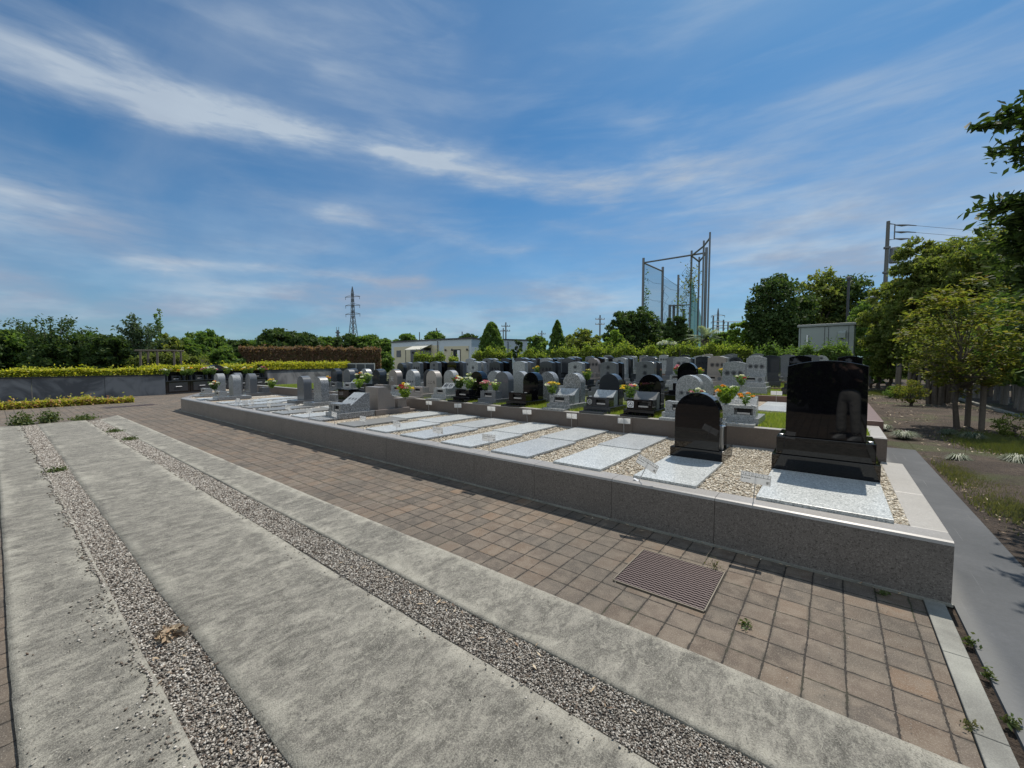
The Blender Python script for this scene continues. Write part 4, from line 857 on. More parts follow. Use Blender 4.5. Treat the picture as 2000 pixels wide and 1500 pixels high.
hedge(P1w, P2w, .9, 1.08, 1.36, 9000, .08, YHEDGE, 'golden_hedge', 'golden hedge running behind the black cabinets', y0=.75)
hedge(P2w, P3w, .9, 1.10, 1.52, 14000, .085, YHEDGE, 'golden_hedge', 'golden hedge on top of the wall before the brown hedge', y0=.3)
hedge((-21.0, -8), (-21.35, 3.4), 0.75, .0, .20, 16000, .075, PHEDGE, 'low_hedge', 'low yellow and pink ground hedge in front of the left wall', y0=0, bump_=.05)
# cabinets
L, a = seg_frame(P1w, P2w); un = L/5
for i in range(5):
    ca, sa = math.cos(a), math.sin(a); o0 = (P1w[0]+ca*un*i, P1w[1]+sa*un*i, 0)
    t = thing('ossuary_cabinet', 'black granite ossuary cabinet with drawer front and vases, %s from the left' % ORD[i], 'cabinet', o0, a, 'black cabinets set into the left wall')
    b = MB(); b.box(.01, un-.01, 0, .6, .06, .62); put('body', b.mesh('body', G_BLACK), t, bev=.004)
    b = MB(); b.box(0, un, -.03, .6, 0, .06); b.box(0, un, -.03, .6, .621, .66); put('ledge', b.mesh('ledge', G_DARK), t, bev=.004)
    d_ = put('drawer', MB().box(.14, un-.14, -.018, -.001, .14, .56).mesh('drawer', G_DARK), t, bev=.004)
    put('handle', MB().tube([(un/2-.16, -.03, .37), (un/2-.14, -.045, .37), (un/2+.14, -.045, .37), (un/2+.16, -.03, .37)], .012, 6).mesh('handle', STEEL), d_)
    put('back_panel', MB().box(.01, un-.01, .40, .6, .66, 1.08 if i != 2 else 1.08).mesh('back_panel', G_BLACK), t)
    bo = put('incense_box', niche_box(.42, .2, .24, .6, .5).mesh('incense_box', G_DARK), t, (un/2, .12, .66)); put('ash_plate', plate(.42, .24, .6, .5).mesh('ash_plate', INCENSE), bo)
    for sx in (.17, un-.17): put('vase', MB().lathe([(.07, 0), (.07, .24), (.055, .245)], (sx, .2, .66), 8).mesh('vase', G_DARK), t)
    if i == 2: put('headstone', MB().prism_y([(u+un/2, v+.9) for u, v in low_arch(.9, .52, .14)], .42, .56).mesh('headstone', G_DARK), t, bev=.01)
    for j, sx in enumerate((.17, un-.17)):
        if (i, j) in ((3, 0),): continue
        bouquet((o0[0]+ca*sx-sa*.2, o0[1]+sa*sx+ca*.2), .88, .42, [[Pc, Wc, Wc], [Yc, Oc, Wc], [Wc, Pc, Mc]][(i+j) % 3], 'bouquet in the %s vase of the %s black cabinet from the left' % (('left', 'right')[j], ORD[i]), 7, .6, group='bouquets on the black cabinets')
# dark framed panel board
bp = gp(678, 33); bq = gp(731, 32); L, a = seg_frame(bp, bq)
t = thing('panel_board', 'dark framed panel board standing by the end of the brown hedge', 'board', (bp.x, bp.y, 0), a)
put('frame', MB().box(0, L, 0, .08, .75, 1.50).mesh('frame', mat('pale_board_frame', Base_Color=(.42, .43, .42), Roughness=.5)), t)
for i in range(3): put('panel', MB().box(.05+i*L/3, (i+1)*L/3-.04, -.02, -.002, .8, 1.42).mesh('panel', mat('dark_panel', Base_Color=(.06, .07, .085), Roughness=.3)), t)
# ------------------------------------------------------------------ trees and shrubs
def shrub_points(n_cl, cx, R, Hh, z0, per, cr, shape='ellipsoid', open_=0.0):
    """leaf clumps through a crown volume"""
    C_ = []
    while len(C_) < n_cl:
        v = RNG.uniform(-1, 1, 3)
        if shape == 'cone': 
            h = (v[2]+1)/2; rad = (1-h)**.55*1.05 if h > .15 else .8+h
            if math.hypot(v[0], v[1]) > rad: continue
        elif np.linalg.norm(v) > 1: continue
        rn = np.linalg.norm(v[:2]) if shape == 'cone' else np.linalg.norm(v)
        if RNG.random() > (.12+.88*min(1, rn/max(.15, rad if shape == 'cone' else 1))**2): continue
        C_.append((v[0]*R, v[1]*R, z0+(v[2]+1)/2*Hh))
    C_ = np.array(C_)
    out = []
    for c in C_:
        r = cr*RNG.uniform(.6, 1.35); q = RNG.normal(size=(per, 3)); q /= np.linalg.norm(q, axis=1)[:, None]; q *= (RNG.random(per)**.45)[:, None]*r; q[:, 2] *= .6
        out.append(c+q)
    return C_, np.concatenate(out)
def make_tree(name, label, loc, h, rad, z0, mt, n_cl=60, per=60, leaf=.12, trunk=.12, cr=None, shape='ellipsoid', bark=BARK, cat='tree', group=None, limbs=9, stems=1, lean=(0, 0), tilt=None, lb=LEAF2):
    t = thing(name, label, cat, tuple(loc), RNG.uniform(0, 6.28), group)
    C_, P = shrub_points(n_cl, 0, rad, h-z0, z0, per, cr or rad*.28, shape)
    P[:, 0] += lean[0]*P[:, 2]/h; P[:, 1] += lean[1]*P[:, 2]/h
    put('crown', leaves('crown', P, leaf, mt, tilt=tilt, base=lb), t)
    b = MB(); zt = z0+(h-z0)*(.75 if shape == 'cone' else .5)
    for s in range(stems):
        ox, oy = (0, 0) if stems == 1 else (RNG.normal(0, trunk*1.6), RNG.normal(0, trunk*1.6))
        kink = RNG.normal(0, .05*rad, 2)
        b.tube([(ox, oy, -.05), (ox+kink[0], oy+kink[1], z0*.6+.1), (kink[0]*.5, kink[1]*.5, z0+.1), (0, 0, zt)], [trunk*1.2, trunk*.9, trunk*.75, trunk*.3], 8)
    idx = RNG.permutation(len(C_))[:min(limbs*3, len(C_))]
    for i, k in enumerate(idx):
        c = Vector(C_[k]); s0 = Vector((0, 0, min(c.z*.75, z0+(zt-z0)*RNG.random())*1.0)); s0.z = max(s0.z, z0*.7)
        mid = s0.lerp(c, .5)+Vector((0, 0, .06*rad)); r = trunk*(.34 if i < limbs else .16); b.tube([s0, mid, c], [r, r*.6, r*.25], 5)
    put('trunk', b.mesh('trunk', bark), t)
    return t
def bg_tree(px, t, ytop, half, mt, label, name='tree', z0f=.2, n_cl=None, per=60, shape='ellipsoid', leafpx=2.9, bark=BARK, trunk=None, cr=None, dens=1.0, stems=1, cat='tree', zb=0.0):
    ztop = at_t(px, ytop-2, t).z; p = gp(px, t, zb); h = ztop-zb; rad = half*t/800*1.08
    cl = n_cl or int((80+rad*h*6)*dens); cl = min(cl, 300)
    return make_tree(name, label, p, h, rad, h*z0f, mt, cl, per, leaf=t/410*leafpx, trunk=trunk or max(.05, h*.022), shape=shape, bark=bark, cr=cr or rad*.24, cat=cat, stems=stems)
# left shrubbery behind the wall
for (px, t, yt, hf, mt, lab, z0f) in (
    (-25, 30, 640, 40, L_DARK, 'dark bushy tree at the left edge of the picture', .05), (25, 31, 648, 38, L_MID, 'mid green bush, second from the left edge', .05), (75, 32.5, 652, 42, L_DARK, 'dark bush under the arching sprays', .03),
    (120, 30.5, 660, 45, L_DARK, 'dark bush right of the arching sprays', .03), (170, 31.5, 655, 38, L_MID, 'leafy bush before the low trees at left', .03), (215, 31, 655, 36, L_DARK, 'dark low bush left of the spiky dark tree', .03),
    (255, 33, 668, 32, L_MID, 'mid green low bush behind the timber frame', .03), (330, 34, 658, 34, L_OLIVE, 'olive bush behind the timber frame', .03), (372, 35, 668, 26, L_MID, 'green bush right of the timber frame', .03),
    (400, 38, 648, 34, L_MID, 'rounded green tree right of the timber frame', .1), (440, 33, 678, 26, L_MID, 'low green bush before the brown hedge', .03)):
    bg_tree(px, t, yt, hf, mt, lab, name='bush', z0f=z0f, dens=1.3, cat='bush', stems=3)
def spray(px, t, ytop, half, mt, label, n=12, per=90, leafw=2.2, droop=.35, name='arching_shrub', z0=.8):
    p = gp(px, t); h = at_t(px, ytop, t).z; R0 = half*t/800; tt = thing(name, label, 'shrub', tuple(p)); b = MB(); LP = []
    for i in range(n):
        a = RNG.uniform(0, 6.28); r = R0*RNG.uniform(.35, 1.05); hh = h*RNG.uniform(.72, 1.0)*(1-.18*(r/R0)**2)
        pts = []
        for k in range(9):
            u = k/8; z = z0*.3+(hh-z0*.3)*(1-(1-u)**1.7)-(droop*hh*.35*max(0, u-.72)**1.5*4); rr = r*u**1.25; pts.append(Vector((math.cos(a)*rr, math.sin(a)*rr, z)))
        b.tube(pts, [.03*(1-.85*k/8)*h/4 for k in range(9)], 5)
        for k in range(per):
            u = .25+.75*RNG.random(); f = u*8; i0 = min(int(f), 7); q = pts[i0].lerp(pts[i0+1], f-i0); sp_ = .07*R0+.11*R0*(1-u); LP.append((q.x+RNG.normal(0, sp_), q.y+RNG.normal(0, sp_), q.z+RNG.normal(0, sp_*.9)))
    put('foliage', leaves('foliage', np.array(LP), t/410*leafw, mt), tt); put('stems', b.mesh('stems', BARK), tt); return tt
spray(105, 30.5, 604, 62, L_DARK, 'tall shrub with long arching dark branches at far left', 20, 130)
spray(280, 31, 611, 40, L_BLUE, 'dark spiky upright shrub above the timber frame', 20, 130, droop=0)
spray(318, 33, 594, 17, L_MID, 'slender young tree with open tufts above the timber frame', 8, 55, droop=.1)
spray(190, 31, 640, 28, L_MID, 'smaller arching shrub among the left bushes', 9, 80)
# timber frame
tp = gp(315, 28.5); t = thing('timber_frame', 'small dark timber prop frame among the bushes', 'timber frame', (tp.x, tp.y, 0), R_(50))
for x, y in ((-1, -.4), (1, -.4), (-1, .4), (1, .4), (0, -.4)): put('post', MB().tube([(x, y, 0), (x, y, 2.42)], .07, 8).mesh('post', WOODP), t)
for y, z in ((-.4, 2.36), (.4, 2.36)): put('rail', MB().tube([(-1.25, y-.09, z), (1.25, y-.09, z)], .055, 8).mesh('rail', WOODP), t)
bp = gp(252, 28.6); bq = gp(388, 29.5); hedge((bp.x, bp.y), (bq.x, bq.y), 1.6, .9, 1.85, 9000, .13, L_OLIVE, 'low_shrubs', 'olive low shrubs below the timber frame', 'shrub', bump_=.25)
# brown hedge
bp = gp(466, 33.5); bq = gp(744, 36.5); hedge((bp.x, bp.y), (bq.x, bq.y), 1.4, .3, 2.72, 42000, .14, BHEDGE, 'brown_hedge', 'tall clipped brown hedge behind the wall', bump_=.12, cf=.35)
# far tree line
far = [(465, 75, 664, 24, L_DARK, 'far dark tree left of the brown hedge'), (500, 80, 668, 26, L_MID, 'far small tree above the left end of the brown hedge'), (545, 72, 646, 34, L_DARK, 'far broad dark tree above the brown hedge, left half'), (590, 74, 650, 34, L_DARK, 'far broad dark tree above the brown hedge, right half'),
       (640, 82, 660, 26, L_MID, 'far tree left of the lattice pylon'), (680, 78, 656, 26, L_DARK, 'far tree at the foot of the lattice pylon'), (720, 80, 658, 28, L_MID, 'far tree right of the lattice pylon'), (752, 62, 664, 26, L_MID, 'leafy tree left of the low cream building'), (745, 44, 690, 22, L_MID, 'small green tree beside the right end of the brown hedge'),
       (795, 100, 656, 22, L_MID, 'far tree above the left roof of the building'), (850, 105, 654, 26, L_MID, 'far bare-topped tree above the building roof'), (915, 100, 656, 22, L_DARK, 'far tree above the right roof of the building'),
       (1046, 60, 657, 22, L_MID, 'light green tree between the two conical trees'), (1140, 48, 648, 36, L_OLIVE, 'olive tree right of the narrow conical tree'), (1110, 60, 662, 24, L_MID, 'small tree just right of the narrow conical tree'),
       (1200, 38, 648, 20, L_BRIGHT, 'bright green pointed bush before the big dark tree'), (1215, 46, 612, 30, L_DARK, 'big dark tree left of the golf net, left crown'), (1245, 47, 605, 38, L_DARK, 'big dark tree left of the golf net, right crown'), (1330, 60, 640, 26, L_BLUE, 'bluish tree below the golf net'), (1290, 60, 630, 24, L_BLUE, 'hazy bluish tree behind the big dark tree'),
       (1443, 42, 628, 22, L_BRIGHT, 'small light green tree right of the palm'), (1410, 50, 650, 26, L_MID, 'low trees right of the palm'), (1485, 55, 660, 30, L_MID, 'low trees below the large dark tree')]
for (px, t, yt, hf, mt, lab) in far: bg_tree(px, t, yt, hf, mt, lab, name='tree', z0f=.12, dens=.9, leafpx=2.7)
def cone_tree(px, t, ytop, half, label, n=17000, wob=.17, shp=.5):
    p = gp(px, t); h = at_t(px, ytop, t).z; R0 = half*t/800; tt = thing('conical_tree', label, 'tree', tuple(p))
    u = RNG.random(n)**1.25; a = RNG.uniform(0, 6.2832, n); prof = np.where(u < .4, .85+.38*u, 1.0*np.clip(1-(u-.4)/.6, 0, 1)**shp)
    lump = 1+wob*(np.sin(a*5+u*19)+np.sin(a*9-u*31+2)+.8*np.sin(a*3+u*47))*.6
    r = R0*prof*lump*(1-np.abs(RNG.normal(0, .10, n))); z = h*(.02+.98*u)+RNG.normal(0, .05, n)
    put('crown', leaves('crown', np.stack([r*np.cos(a), r*np.sin(a), z], 1), .15, L_MID), tt); put('trunk', MB().tube([(0, 0, -.05), (0, 0, h*.8)], [.14, .04], 8).mesh('trunk', BARK), tt); return tt
cone_tree(960, 36, 631, 27, 'broad dark green conical tree in front of the building')
cone_tree(1088, 38, 627, 18, 'narrow dark green conical tree', 13000, .22, .62)
bg_tree(1010, 34, 666, 10, L_DARK, 'small round clipped tree right of the broad conical tree', name='small_tree', z0f=.5, n_cl=40, leafpx=1.7, trunk=.06)
# araucaria-like dark columns
for i, (px, yt, hf) in enumerate(((1306, 622, 8), (1320, 618, 9), (1331, 616, 8))): bg_tree(px, 44, yt, hf, L_DARK, ['left', 'middle', 'right'][i]+' of three dark knobbly columnar tree tops before the golf net', name='columnar_tree', z0f=.2, n_cl=46, cr=.35, leafpx=2.0)
bg_tree(1520, 40, 541, 50, L_DARK, 'large dark tree right of the golf net', z0f=.18, n_cl=200, per=70, stems=2, cr=.75)
bg_tree(1600, 43, 533, 36, L_OLIVE, 'open-crowned tree with visible limbs behind the shed', z0f=.35, n_cl=110, per=50, stems=3, cr=.8)
bg_tree(1655, 42, 545, 36, L_DARK, 'dark open tree behind the right of the shed', z0f=.3, n_cl=110, per=55, stems=3, cr=.8)
bg_tree(1565, 46, 585, 40, L_DARK, 'dark lower tree just left of the shed', z0f=.1, n_cl=130, per=60, stems=2, cr=.8)
# white-flowered shrub, palm
t = bg_tree(1302, 27, 661, 18, L_MID, 'shrub topped with white flowers behind the green hedge', name='flowering_shrub', z0f=.3, n_cl=50, leafpx=1.8, cat='shrub')
P = RNG.normal(size=(900, 3)); P /= np.linalg.norm(P, axis=1)[:, None]; P[:, 2] = np.abs(P[:, 2]); h_ = at_t(1302, 661, 27).z; put('blossom', leaves('blossom', P*np.array([.62, .62, .28])*RNG.uniform(.6, 1.05, (900, 1))+np.array([0, 0, h_-.42]), .11, bloom_mat((.55, .58, .52))), t)
pp = gp(1376, 27); t = thing('palm', 'bushy palm with pale arching fronds behind the hedge', 'palm', (pp.x, pp.y, 0)); ph = at_t(1376, 640, 27).z-.75
put('trunk', MB().tube([(0, 0, 0), (0, 0, ph)], [.22, .25], 10).mesh('trunk', BARK), t)
for i in range(34):
    a = i*2.4; e = R_(random.uniform(5, 75)); Lf = random.uniform(1.3, 1.9); b = MB(); pts = []
    for k in range(8):
        u = k/7; r = Lf*u*math.cos(e); z = ph+Lf*u*math.sin(e)-.75*u*u*Lf*.6; pts.append(Vector((math.cos(a)*r, math.sin(a)*r, z)))
    side = Vector((-math.sin(a), math.cos(a), 0))
    for k in range(1, 8):
        for q in range(4):
            c = pts[k-1].lerp(pts[k], q/4); w = .30*math.sin(math.pi*min(.97, (k-1+q/4)/7+.12)); d = (pts[k]-pts[k-1]).normalized()
            for s in (-1, 1): e2 = c+side*s*w+d*w*.7-Vector((0, 0, .25*w)); b.add([c-d*.02, c+d*.02, e2], [(0, 1, 2)])
    put('frond', b.mesh('frond', L_PALE if i % 2 else L_BLUE), t)
# long mixed hedge behind the graves
segs = [((808, 31, 697), (866, 31, 694), 'left clipped hedge before the cream building'), ((876, 30, 700), (892, 30, 700), 'short reddish hedge piece before the building door'), ((921, 29, 692), (1000, 29, 690), 'clipped hedge at the foot of the broad conical tree'), ((1012, 29, 694), (1075, 29, 694), 'low flat clipped hedge right of the broad conical tree'),
        ((1075, 27, 686), (1195, 26, 685), 'green hedge behind the graves, left part'), ((1195, 25, 688), (1330, 25, 685), 'green hedge behind the graves, below the golf net'), ((1330, 24.5, 684), (1470, 24.5, 677), 'green hedge behind the graves, by the palm')]
for (a_, b_, lab) in segs:
    p = gp(a_[0], a_[1]); q = gp(b_[0], b_[1]); z1 = at_t(a_[0], (a_[2]+b_[2])/2, a_[1]).z; Lx = (p-q).length
    hedge((p.x, p.y), (q.x, q.y), 1.1, .2, z1, int(2600*Lx*(z1)/1.8), .10, MHEDGE, 'green_hedge', lab, bump_=.28)
p = gp(1470, 23.5); q = gp(1662, 20.5); hedge((p.x, p.y), (q.x, q.y), 1.0, .2, 2.12, 20000, .10, L_MID, 'dark_hedge', 'darker glossy hedge in front of the grey shed', bump_=.35)
# ------------------------------------------------------------------ building
PB = mat('pale_blue_wall', lambda T: setc(T, T.mix(T.noise(T.obj, 1.2, 4), (.46, .51, .57), (.55, .60, .65))), Roughness=.7); CR = mat('cream_cladding', lambda T: setc(T, T.mix(T.noise(T.obj, 1.5, 4), (.54, .48, .34), (.62, .56, .42))), Roughness=.7)
WIN = mat('dark_window_glass', Base_Color=(.03, .035, .045), Roughness=.08); TRIM = mat('dark_roof_trim', Base_Color=(.05, .05, .055), Roughness=.5)
def wing(t, pa, ta, pb, tb, hh, cream, items, dep=5.0):
    a_ = gp(pa, ta); b_ = gp(pb, tb); L, an = seg_frame(a_, b_); e = D.objects.new('wing', MB().box(0, L, 0, dep, 0, hh).mesh('wing', PB)); COL.objects.link(e); e.parent = t; e.location = (a_.x-t.location.x, a_.y-t.location.y, 0); e.rotation_euler = (0, 0, an)
    k = L/(pb-pa)
    put('roof_edge', MB().box(-.08, L+.08, -.12, dep, hh+.002, hh+.14).mesh('roof_edge', TRIM), e)
    for c0, c1, z1_ in cream: put('cladding', MB().box((c0-pa)*k, (c1-pa)*k, -.05, -.002, 0, z1_).mesh('cladding', CR), e)
    for kind, c0, c1, z0_, z1_ in items:
        x0, x1 = (c0-pa)*k, (c1-pa)*k
        if kind == 'win': put('window', MB().box(x0, x1, -.09, -.052, z0_, z1_).mesh('window', WIN), e)
        elif kind == 'curtain': put('curtain', MB().box(x0, x1, -.11, -.092, z0_, z1_).mesh('curtain', WHITE), e)
        elif kind == 'pipe': put('downpipe', MB().tube([(x0, -.12, 0), (x0, -.12, z1_)], .05, 6).mesh('downpipe', POLE), e)
        elif kind == 'canopy':
            put('canopy', MB().prism_x([(-1.6, z0_), (-.06, z1_-.04), (-.06, z1_), (-1.6, z0_+.06)], x0, x1).mesh('canopy', mat('canopy_cloth', Base_Color=(.6, .58, .5), Roughness=.7)), e)
            for xx in (x0+.06, x1-.06): put('canopy_post', MB().tube([(xx, -1.5, 0), (xx, -1.5, z0_)], .04, 6).mesh('canopy_post', TRIM), e)
        elif kind == 'unit': put('air_conditioner', MB().box(x0, x1, -.4, -.06, z0_, z1_).mesh('air_conditioner', WHITE), e, bev=.02)
        elif kind == 'lamp': put('wall_lamp', MB().lathe([(.06, 0), (.12, .1), (.05, .22)], (x0, -.16, z0_), 8).mesh('wall_lamp', TRIM), e)
BT = 45.; bl = gp(765, BT+6); t = thing('low_building', 'low flat-roofed cream and pale blue building beyond the graves', 'building', (bl.x, bl.y, 0))
hz = lambda y, tt: at_t(900, y, tt).z
wing(t, 765, 51, 862, 45, 4.0, [(771, 858, 3.45)], [('win', 777, 786, 2.2, 3.0), ('win', 806, 817, .2, 3.0), ('canopy', 816, 846, 2.95, 3.6), ('win', 826, 845, .2, 3.2), ('lamp', 811, 812, 2.6, 3), ('pipe', 857, 858, 0, 3.9)])
wing(t, 862, 45, 921, 43, 4.02, [(868, 916, 3.3)], [('win', 887, 901, .3, 2.95), ('curtain', 895, 900, .35, 2.85), ('lamp', 872, 873, 2.8, 3), ('lamp', 885, 886, 2.8, 3), ('lamp', 914, 915, 2.8, 3)])
wing(t, 922, 46, 1030, 49, 4.15, [(925, 945, 3.4)], [('win', 1022, 1029, 2.0, 2.8), ('unit', 1023, 1030, .6, 1.6), ('pipe', 990, 991, 0, 4.0)])
put('street_lamp_globe', MB().lathe([(.05, 0), (.22, .12), (.26, .3), (.18, .48), (.05, .52)], n=12).mesh('g', mat('milky_globe', Base_Color=(.4, .42, .42), Roughness=.3)), t) if False else None
# ------------------------------------------------------------------ shed
sa_ = gp(1558, 26.2); sb_ = gp(1666, 24.3); L, an = seg_frame(sa_, sb_); zt = at_t(1558, 637, 26.2).z
SHED = mat('grey_green_metal', lambda T: setc(T, T.mix(T.noise(T.obj, 1.5, 4), (.26, .30, .285), (.32, .355, .34))), Roughness=.55)
t = thing('metal_shed', 'grey green metal equipment shed behind the dark hedge', 'shed', (sa_.x, sa_.y, 0), an)
put('body', MB().box(0, L, 0, .9, 0, zt-.1).mesh('body', SHED), t, bev=.02); put('roof', MB().box(-.08, L+.1, -.1, 1.0, zt-.097, zt+.05).mesh('roof', mat('shed_roof', Base_Color=(.24, .26, .25), Roughness=.5)), t, bev=.02)
for x in (.08, .48*L, .55*L, .9*L): put('seam', MB().box(x*1.0, x+.03, -.012, -.001, 0, zt-.12).mesh('seam', TRIM), t)
put('vent_hood', MB().prism_x([(-.22, zt-.85), (0, zt-.85), (0, zt-.42), (-.10, zt-.42), (-.22, zt-.55)], L*.73, L*.86).mesh('vent_hood', SHED), t)
put('conduit', MB().tube([(L*.17, -.06, 0), (L*.17, -.06, zt-.6)], .045, 6).mesh('conduit', WHITE), t)
# ------------------------------------------------------------------ golf net enclosure
t = thing('golf_net', 'tall steel golf net enclosure with vines, beyond the trees', 'net enclosure', tuple(gp(1253, 89))); T0 = t.location.copy(); HN = 24.0
def gpole(px, yt, r, hgt=HN, nm='pole'):
    tt = (hgt-1.55)*800/(708-yt); p = gp(px, tt); p -= T0; put(nm, MB().tube([(p.x, p.y, 0), (p.x, p.y, hgt)], r, 8).mesh('pole', POLE), t); return p
gA = gpole(1253.5, 507, .27); gB = gpole(1291, 524, .29); gC = gpole(1321.5, 539, .27); gD = gpole(1346, 493, .20); gE = gpole(1369, 474, .17); gF = gpole(1374.5, 487, .27); gG = gpole(1380.5, 458, .15); gH = gpole(1361, 505, .19); gI = gpole(1345, 600, .3, 18)
def beam(p, q, z0=HN-1.0, z1=HN-1.0, r=.17): put('beam', MB().tube([(p.x, p.y, z0), (q.x, q.y, z1)], r, 6).mesh('beam', POLE), t)
for p, q in ((gA, gF), (gA, gB), (gD, gE), (gE, gG), (gD, gH), (gH, gF)): beam(p, q)
for p, q in ((gB, gC), (gC, gI)): beam(p, q, HN-2, HN-3, .04)
def net_mat(name, alpha, col):
    def f(T):
        tr = T.new('ShaderNodeBsdfTransparent'); mx = T.new('ShaderNodeMixShader'); mx.inputs[0].default_value = alpha; T.l.new(tr.outputs[0], mx.inputs[1]); T.l.new(T.b.outputs[0], mx.inputs[2]); T.l.new(mx.outputs[0], T.out.inputs[0])
        T.b.inputs['Base Color'].default_value = (*col, 1); T.b.inputs['Roughness'].default_value = .8
    return mat(name, f)
NETM = net_mat('fine_green_net', .34, (.12, .24, .24)); NETD = net_mat('dense_green_net', .85, (.04, .22, .16))
def net(p, q, z0, z1, mt):
    b = MB(); b.add([(p.x, p.y, z0), (q.x, q.y, z0), (q.x, q.y, z1), (p.x, p.y, z1)], [(0, 1, 2, 3)]); put('net', b.mesh('net', mt), t)
net(gA, gB, 0, HN-1.2, NETM); net(gB, gC, 0, HN-2.5, NETM); net(gC, gD, 0, HN-4, NETM)
dq = gp(1347, 80)-T0; de = gp(1369, 102)-T0; b = MB(); b.add([(dq.x, dq.y, 0), (de.x, de.y, 0), (de.x, de.y, 12), (dq.x, dq.y, 18)], [(0, 1, 2, 3)]); put('net', b.mesh('net', NETD), t)
for zz in (4, 8, 12, 16, 20):
    for p_, q_ in ((gA, gB), (gB, gC), (gC, gD)): put('net_rope', MB().tube([(p_.x, p_.y, zz), ((p_.x+q_.x)/2, (p_.y+q_.y)/2, zz-.5), (q_.x, q_.y, zz)], .035, 3).mesh('net_rope', POLE), t)
def vine(c, q, sp, n, zc, zs):
    P = np.stack([c.x+RNG.normal(0, sp, n), c.y+RNG.normal(0, sp, n), zc+RNG.normal(0, zs, n)], 1); put('vine', leaves('vine', P, .42, q), t)
vine(gA.lerp(gB, .15), L_MID, .35, 150, 15, 2.8); vine(gD, L_YELL, .9, 260, 17.5, 1.8); vine(gC.lerp(gD, .25), L_OLIVE, .7, 110, 16, 1.5); vine(gC.lerp(gD, .6), L_MID, .8, 120, 12, 1.6)
for i in range(26):
    u = RNG.random(); c = gB.lerp(gC, u) if i % 2 else gC.lerp(gD, u); z = RNG.uniform(8, 22); pts = [(c.x+RNG.normal(0, .5), c.y+RNG.normal(0, .5), z-k*RNG.uniform(.7, 1.3)) for k in range(6)]; put('vine', MB().tube(pts, .03, 3).mesh('vine', BARK), t)
# low lattice fence right of it
t = thing('net_fence', 'distant row of slim poles and rails right of the golf net', 'fence', tuple(gp(1400, 85))); T0 = t.location.copy()
for i, px in enumerate((1391, 1411, 1420, 1428, 1462, 1468, 1480)):
    yt = (618, 625, 630, 632, 632, 628, 600)[i]; p = gp(px, 85)-T0; put('pole', MB().tube([(p.x, p.y, 0), (p.x, p.y, at_t(px, yt, 85).z)], .16, 6).mesh('pole', POLE), t)
for yt in (629, 636, 641):
    p = gp(1391, 85)-T0; q = gp(1482, 85)-T0; z = at_t(1400, yt, 85).z; put('rail', MB().tube([(p.x, p.y, z), (q.x, q.y, z)], .07, 4).mesh('rail', POLE), t)
p = gp(1303, 95); t = thing('short_goal_frame', 'low dark pole frame seen through the golf net', 'pole frame', tuple(p)); T0 = t.location.copy()
for px in (1306, 1314, 1333): q = gp(px, 95)-T0; put('pole', MB().tube([(q.x, q.y, 0), (q.x, q.y, at_t(px, 596 if px < 1320 else 604, 95).z)], .3, 6).mesh('pole', POLE), t)
q1 = gp(1306, 95)-T0; q2 = gp(1346, 92)-T0; put('beam', MB().tube([(q1.x, q1.y, at_t(1306, 598, 95).z), (q2.x, q2.y, at_t(1346, 596, 92).z)], .15, 6).mesh('beam', POLE), t)
# ------------------------------------------------------------------ pylons and utility poles
def pylon(px, tt, ytop, label, halfbase, r=.22):
    p = gp(px, tt); h = at_t(px, ytop, tt).z; t = thing('pylon', label, 'pylon', tuple(p), R_(20)); b = MB()
    def w(z): u = z/h; return halfbase*(1-u/.62*.78) if u < .62 else halfbase*.22*(1-(u-.62)/.38*.55)
    zs = [h*k/14 for k in range(13)]+[h*.93]
    for sx, sy in ((1, 1), (1, -1), (-1, 1), (-1, -1)): b.tube([(sx*w(z), sy*w(z), z) for z in zs]+[(0, 0, h)], r, 4)
    for i in range(len(zs)-1):
        z0, z1 = zs[i], zs[i+1]
        for s in (1, -1):
            for (A_, B_) in (((w(z0), s*w(z0), z0), (-w(z1), s*w(z1), z1)), ((-w(z0), s*w(z0), z0), (w(z1), s*w(z1), z1)), ((s*w(z0), w(z0), z0), (s*w(z1), -w(z1), z1)), ((s*w(z0), -w(z0), z0), (s*w(z1), w(z1), z1)), ((-w(z1), s*w(z1), z1), (w(z1), s*w(z1), z1))): b.tube([A_, B_], r*.5, 3)
    put('lattice', b.mesh('lattice', POLE), t)
    for z in (.87, .76, .65):
        c = MB(); c.tube([(-h*.115, 0, h*z), (h*.115, 0, h*z)], r*.7, 4); c.tube([(-h*.115, 0, h*z), (0, 0, h*z+h*.03), (h*.115, 0, h*z)], r*.4, 3); arm = put('crossarm', c.mesh('crossarm', POLE), t)
        for s in (-1, 1): put('insulator', MB().tube([(s*h*.108, 0, h*z), (s*h*.108, 0, h*z-h*.035)], r*.6, 4).mesh('insulator', POLE), arm)
    return t
pylon(691, 260, 561, 'tall lattice power pylon on the horizon, left of centre', 3.6, .26)
pylon(1400, 300, 603, 'distant lattice pylon right of the golf net', 2.6, .25)
p = gp(661, 200); t = thing('telecom_mast', 'small telecom mast beside the lattice pylon', 'mast', tuple(p)); h = at_t(661, 645, 200).z; put('mast', MB().tube([(0, 0, 0), (0, 0, h)], .6, 6).mesh('mast', POLE), t)
for z, w in ((h-1.5, 1.1), (h-3, .9), (h-6, .8)): put('platform', MB().lathe([(w, z), (w, z+.6)], n=8).mesh('platform', POLE), t)
for x in (-1.0, 1.0): put('antenna', MB().tube([(x, 0, h-2), (x, 0, h+1.5)], .12, 4).mesh('antenna', POLE), t)
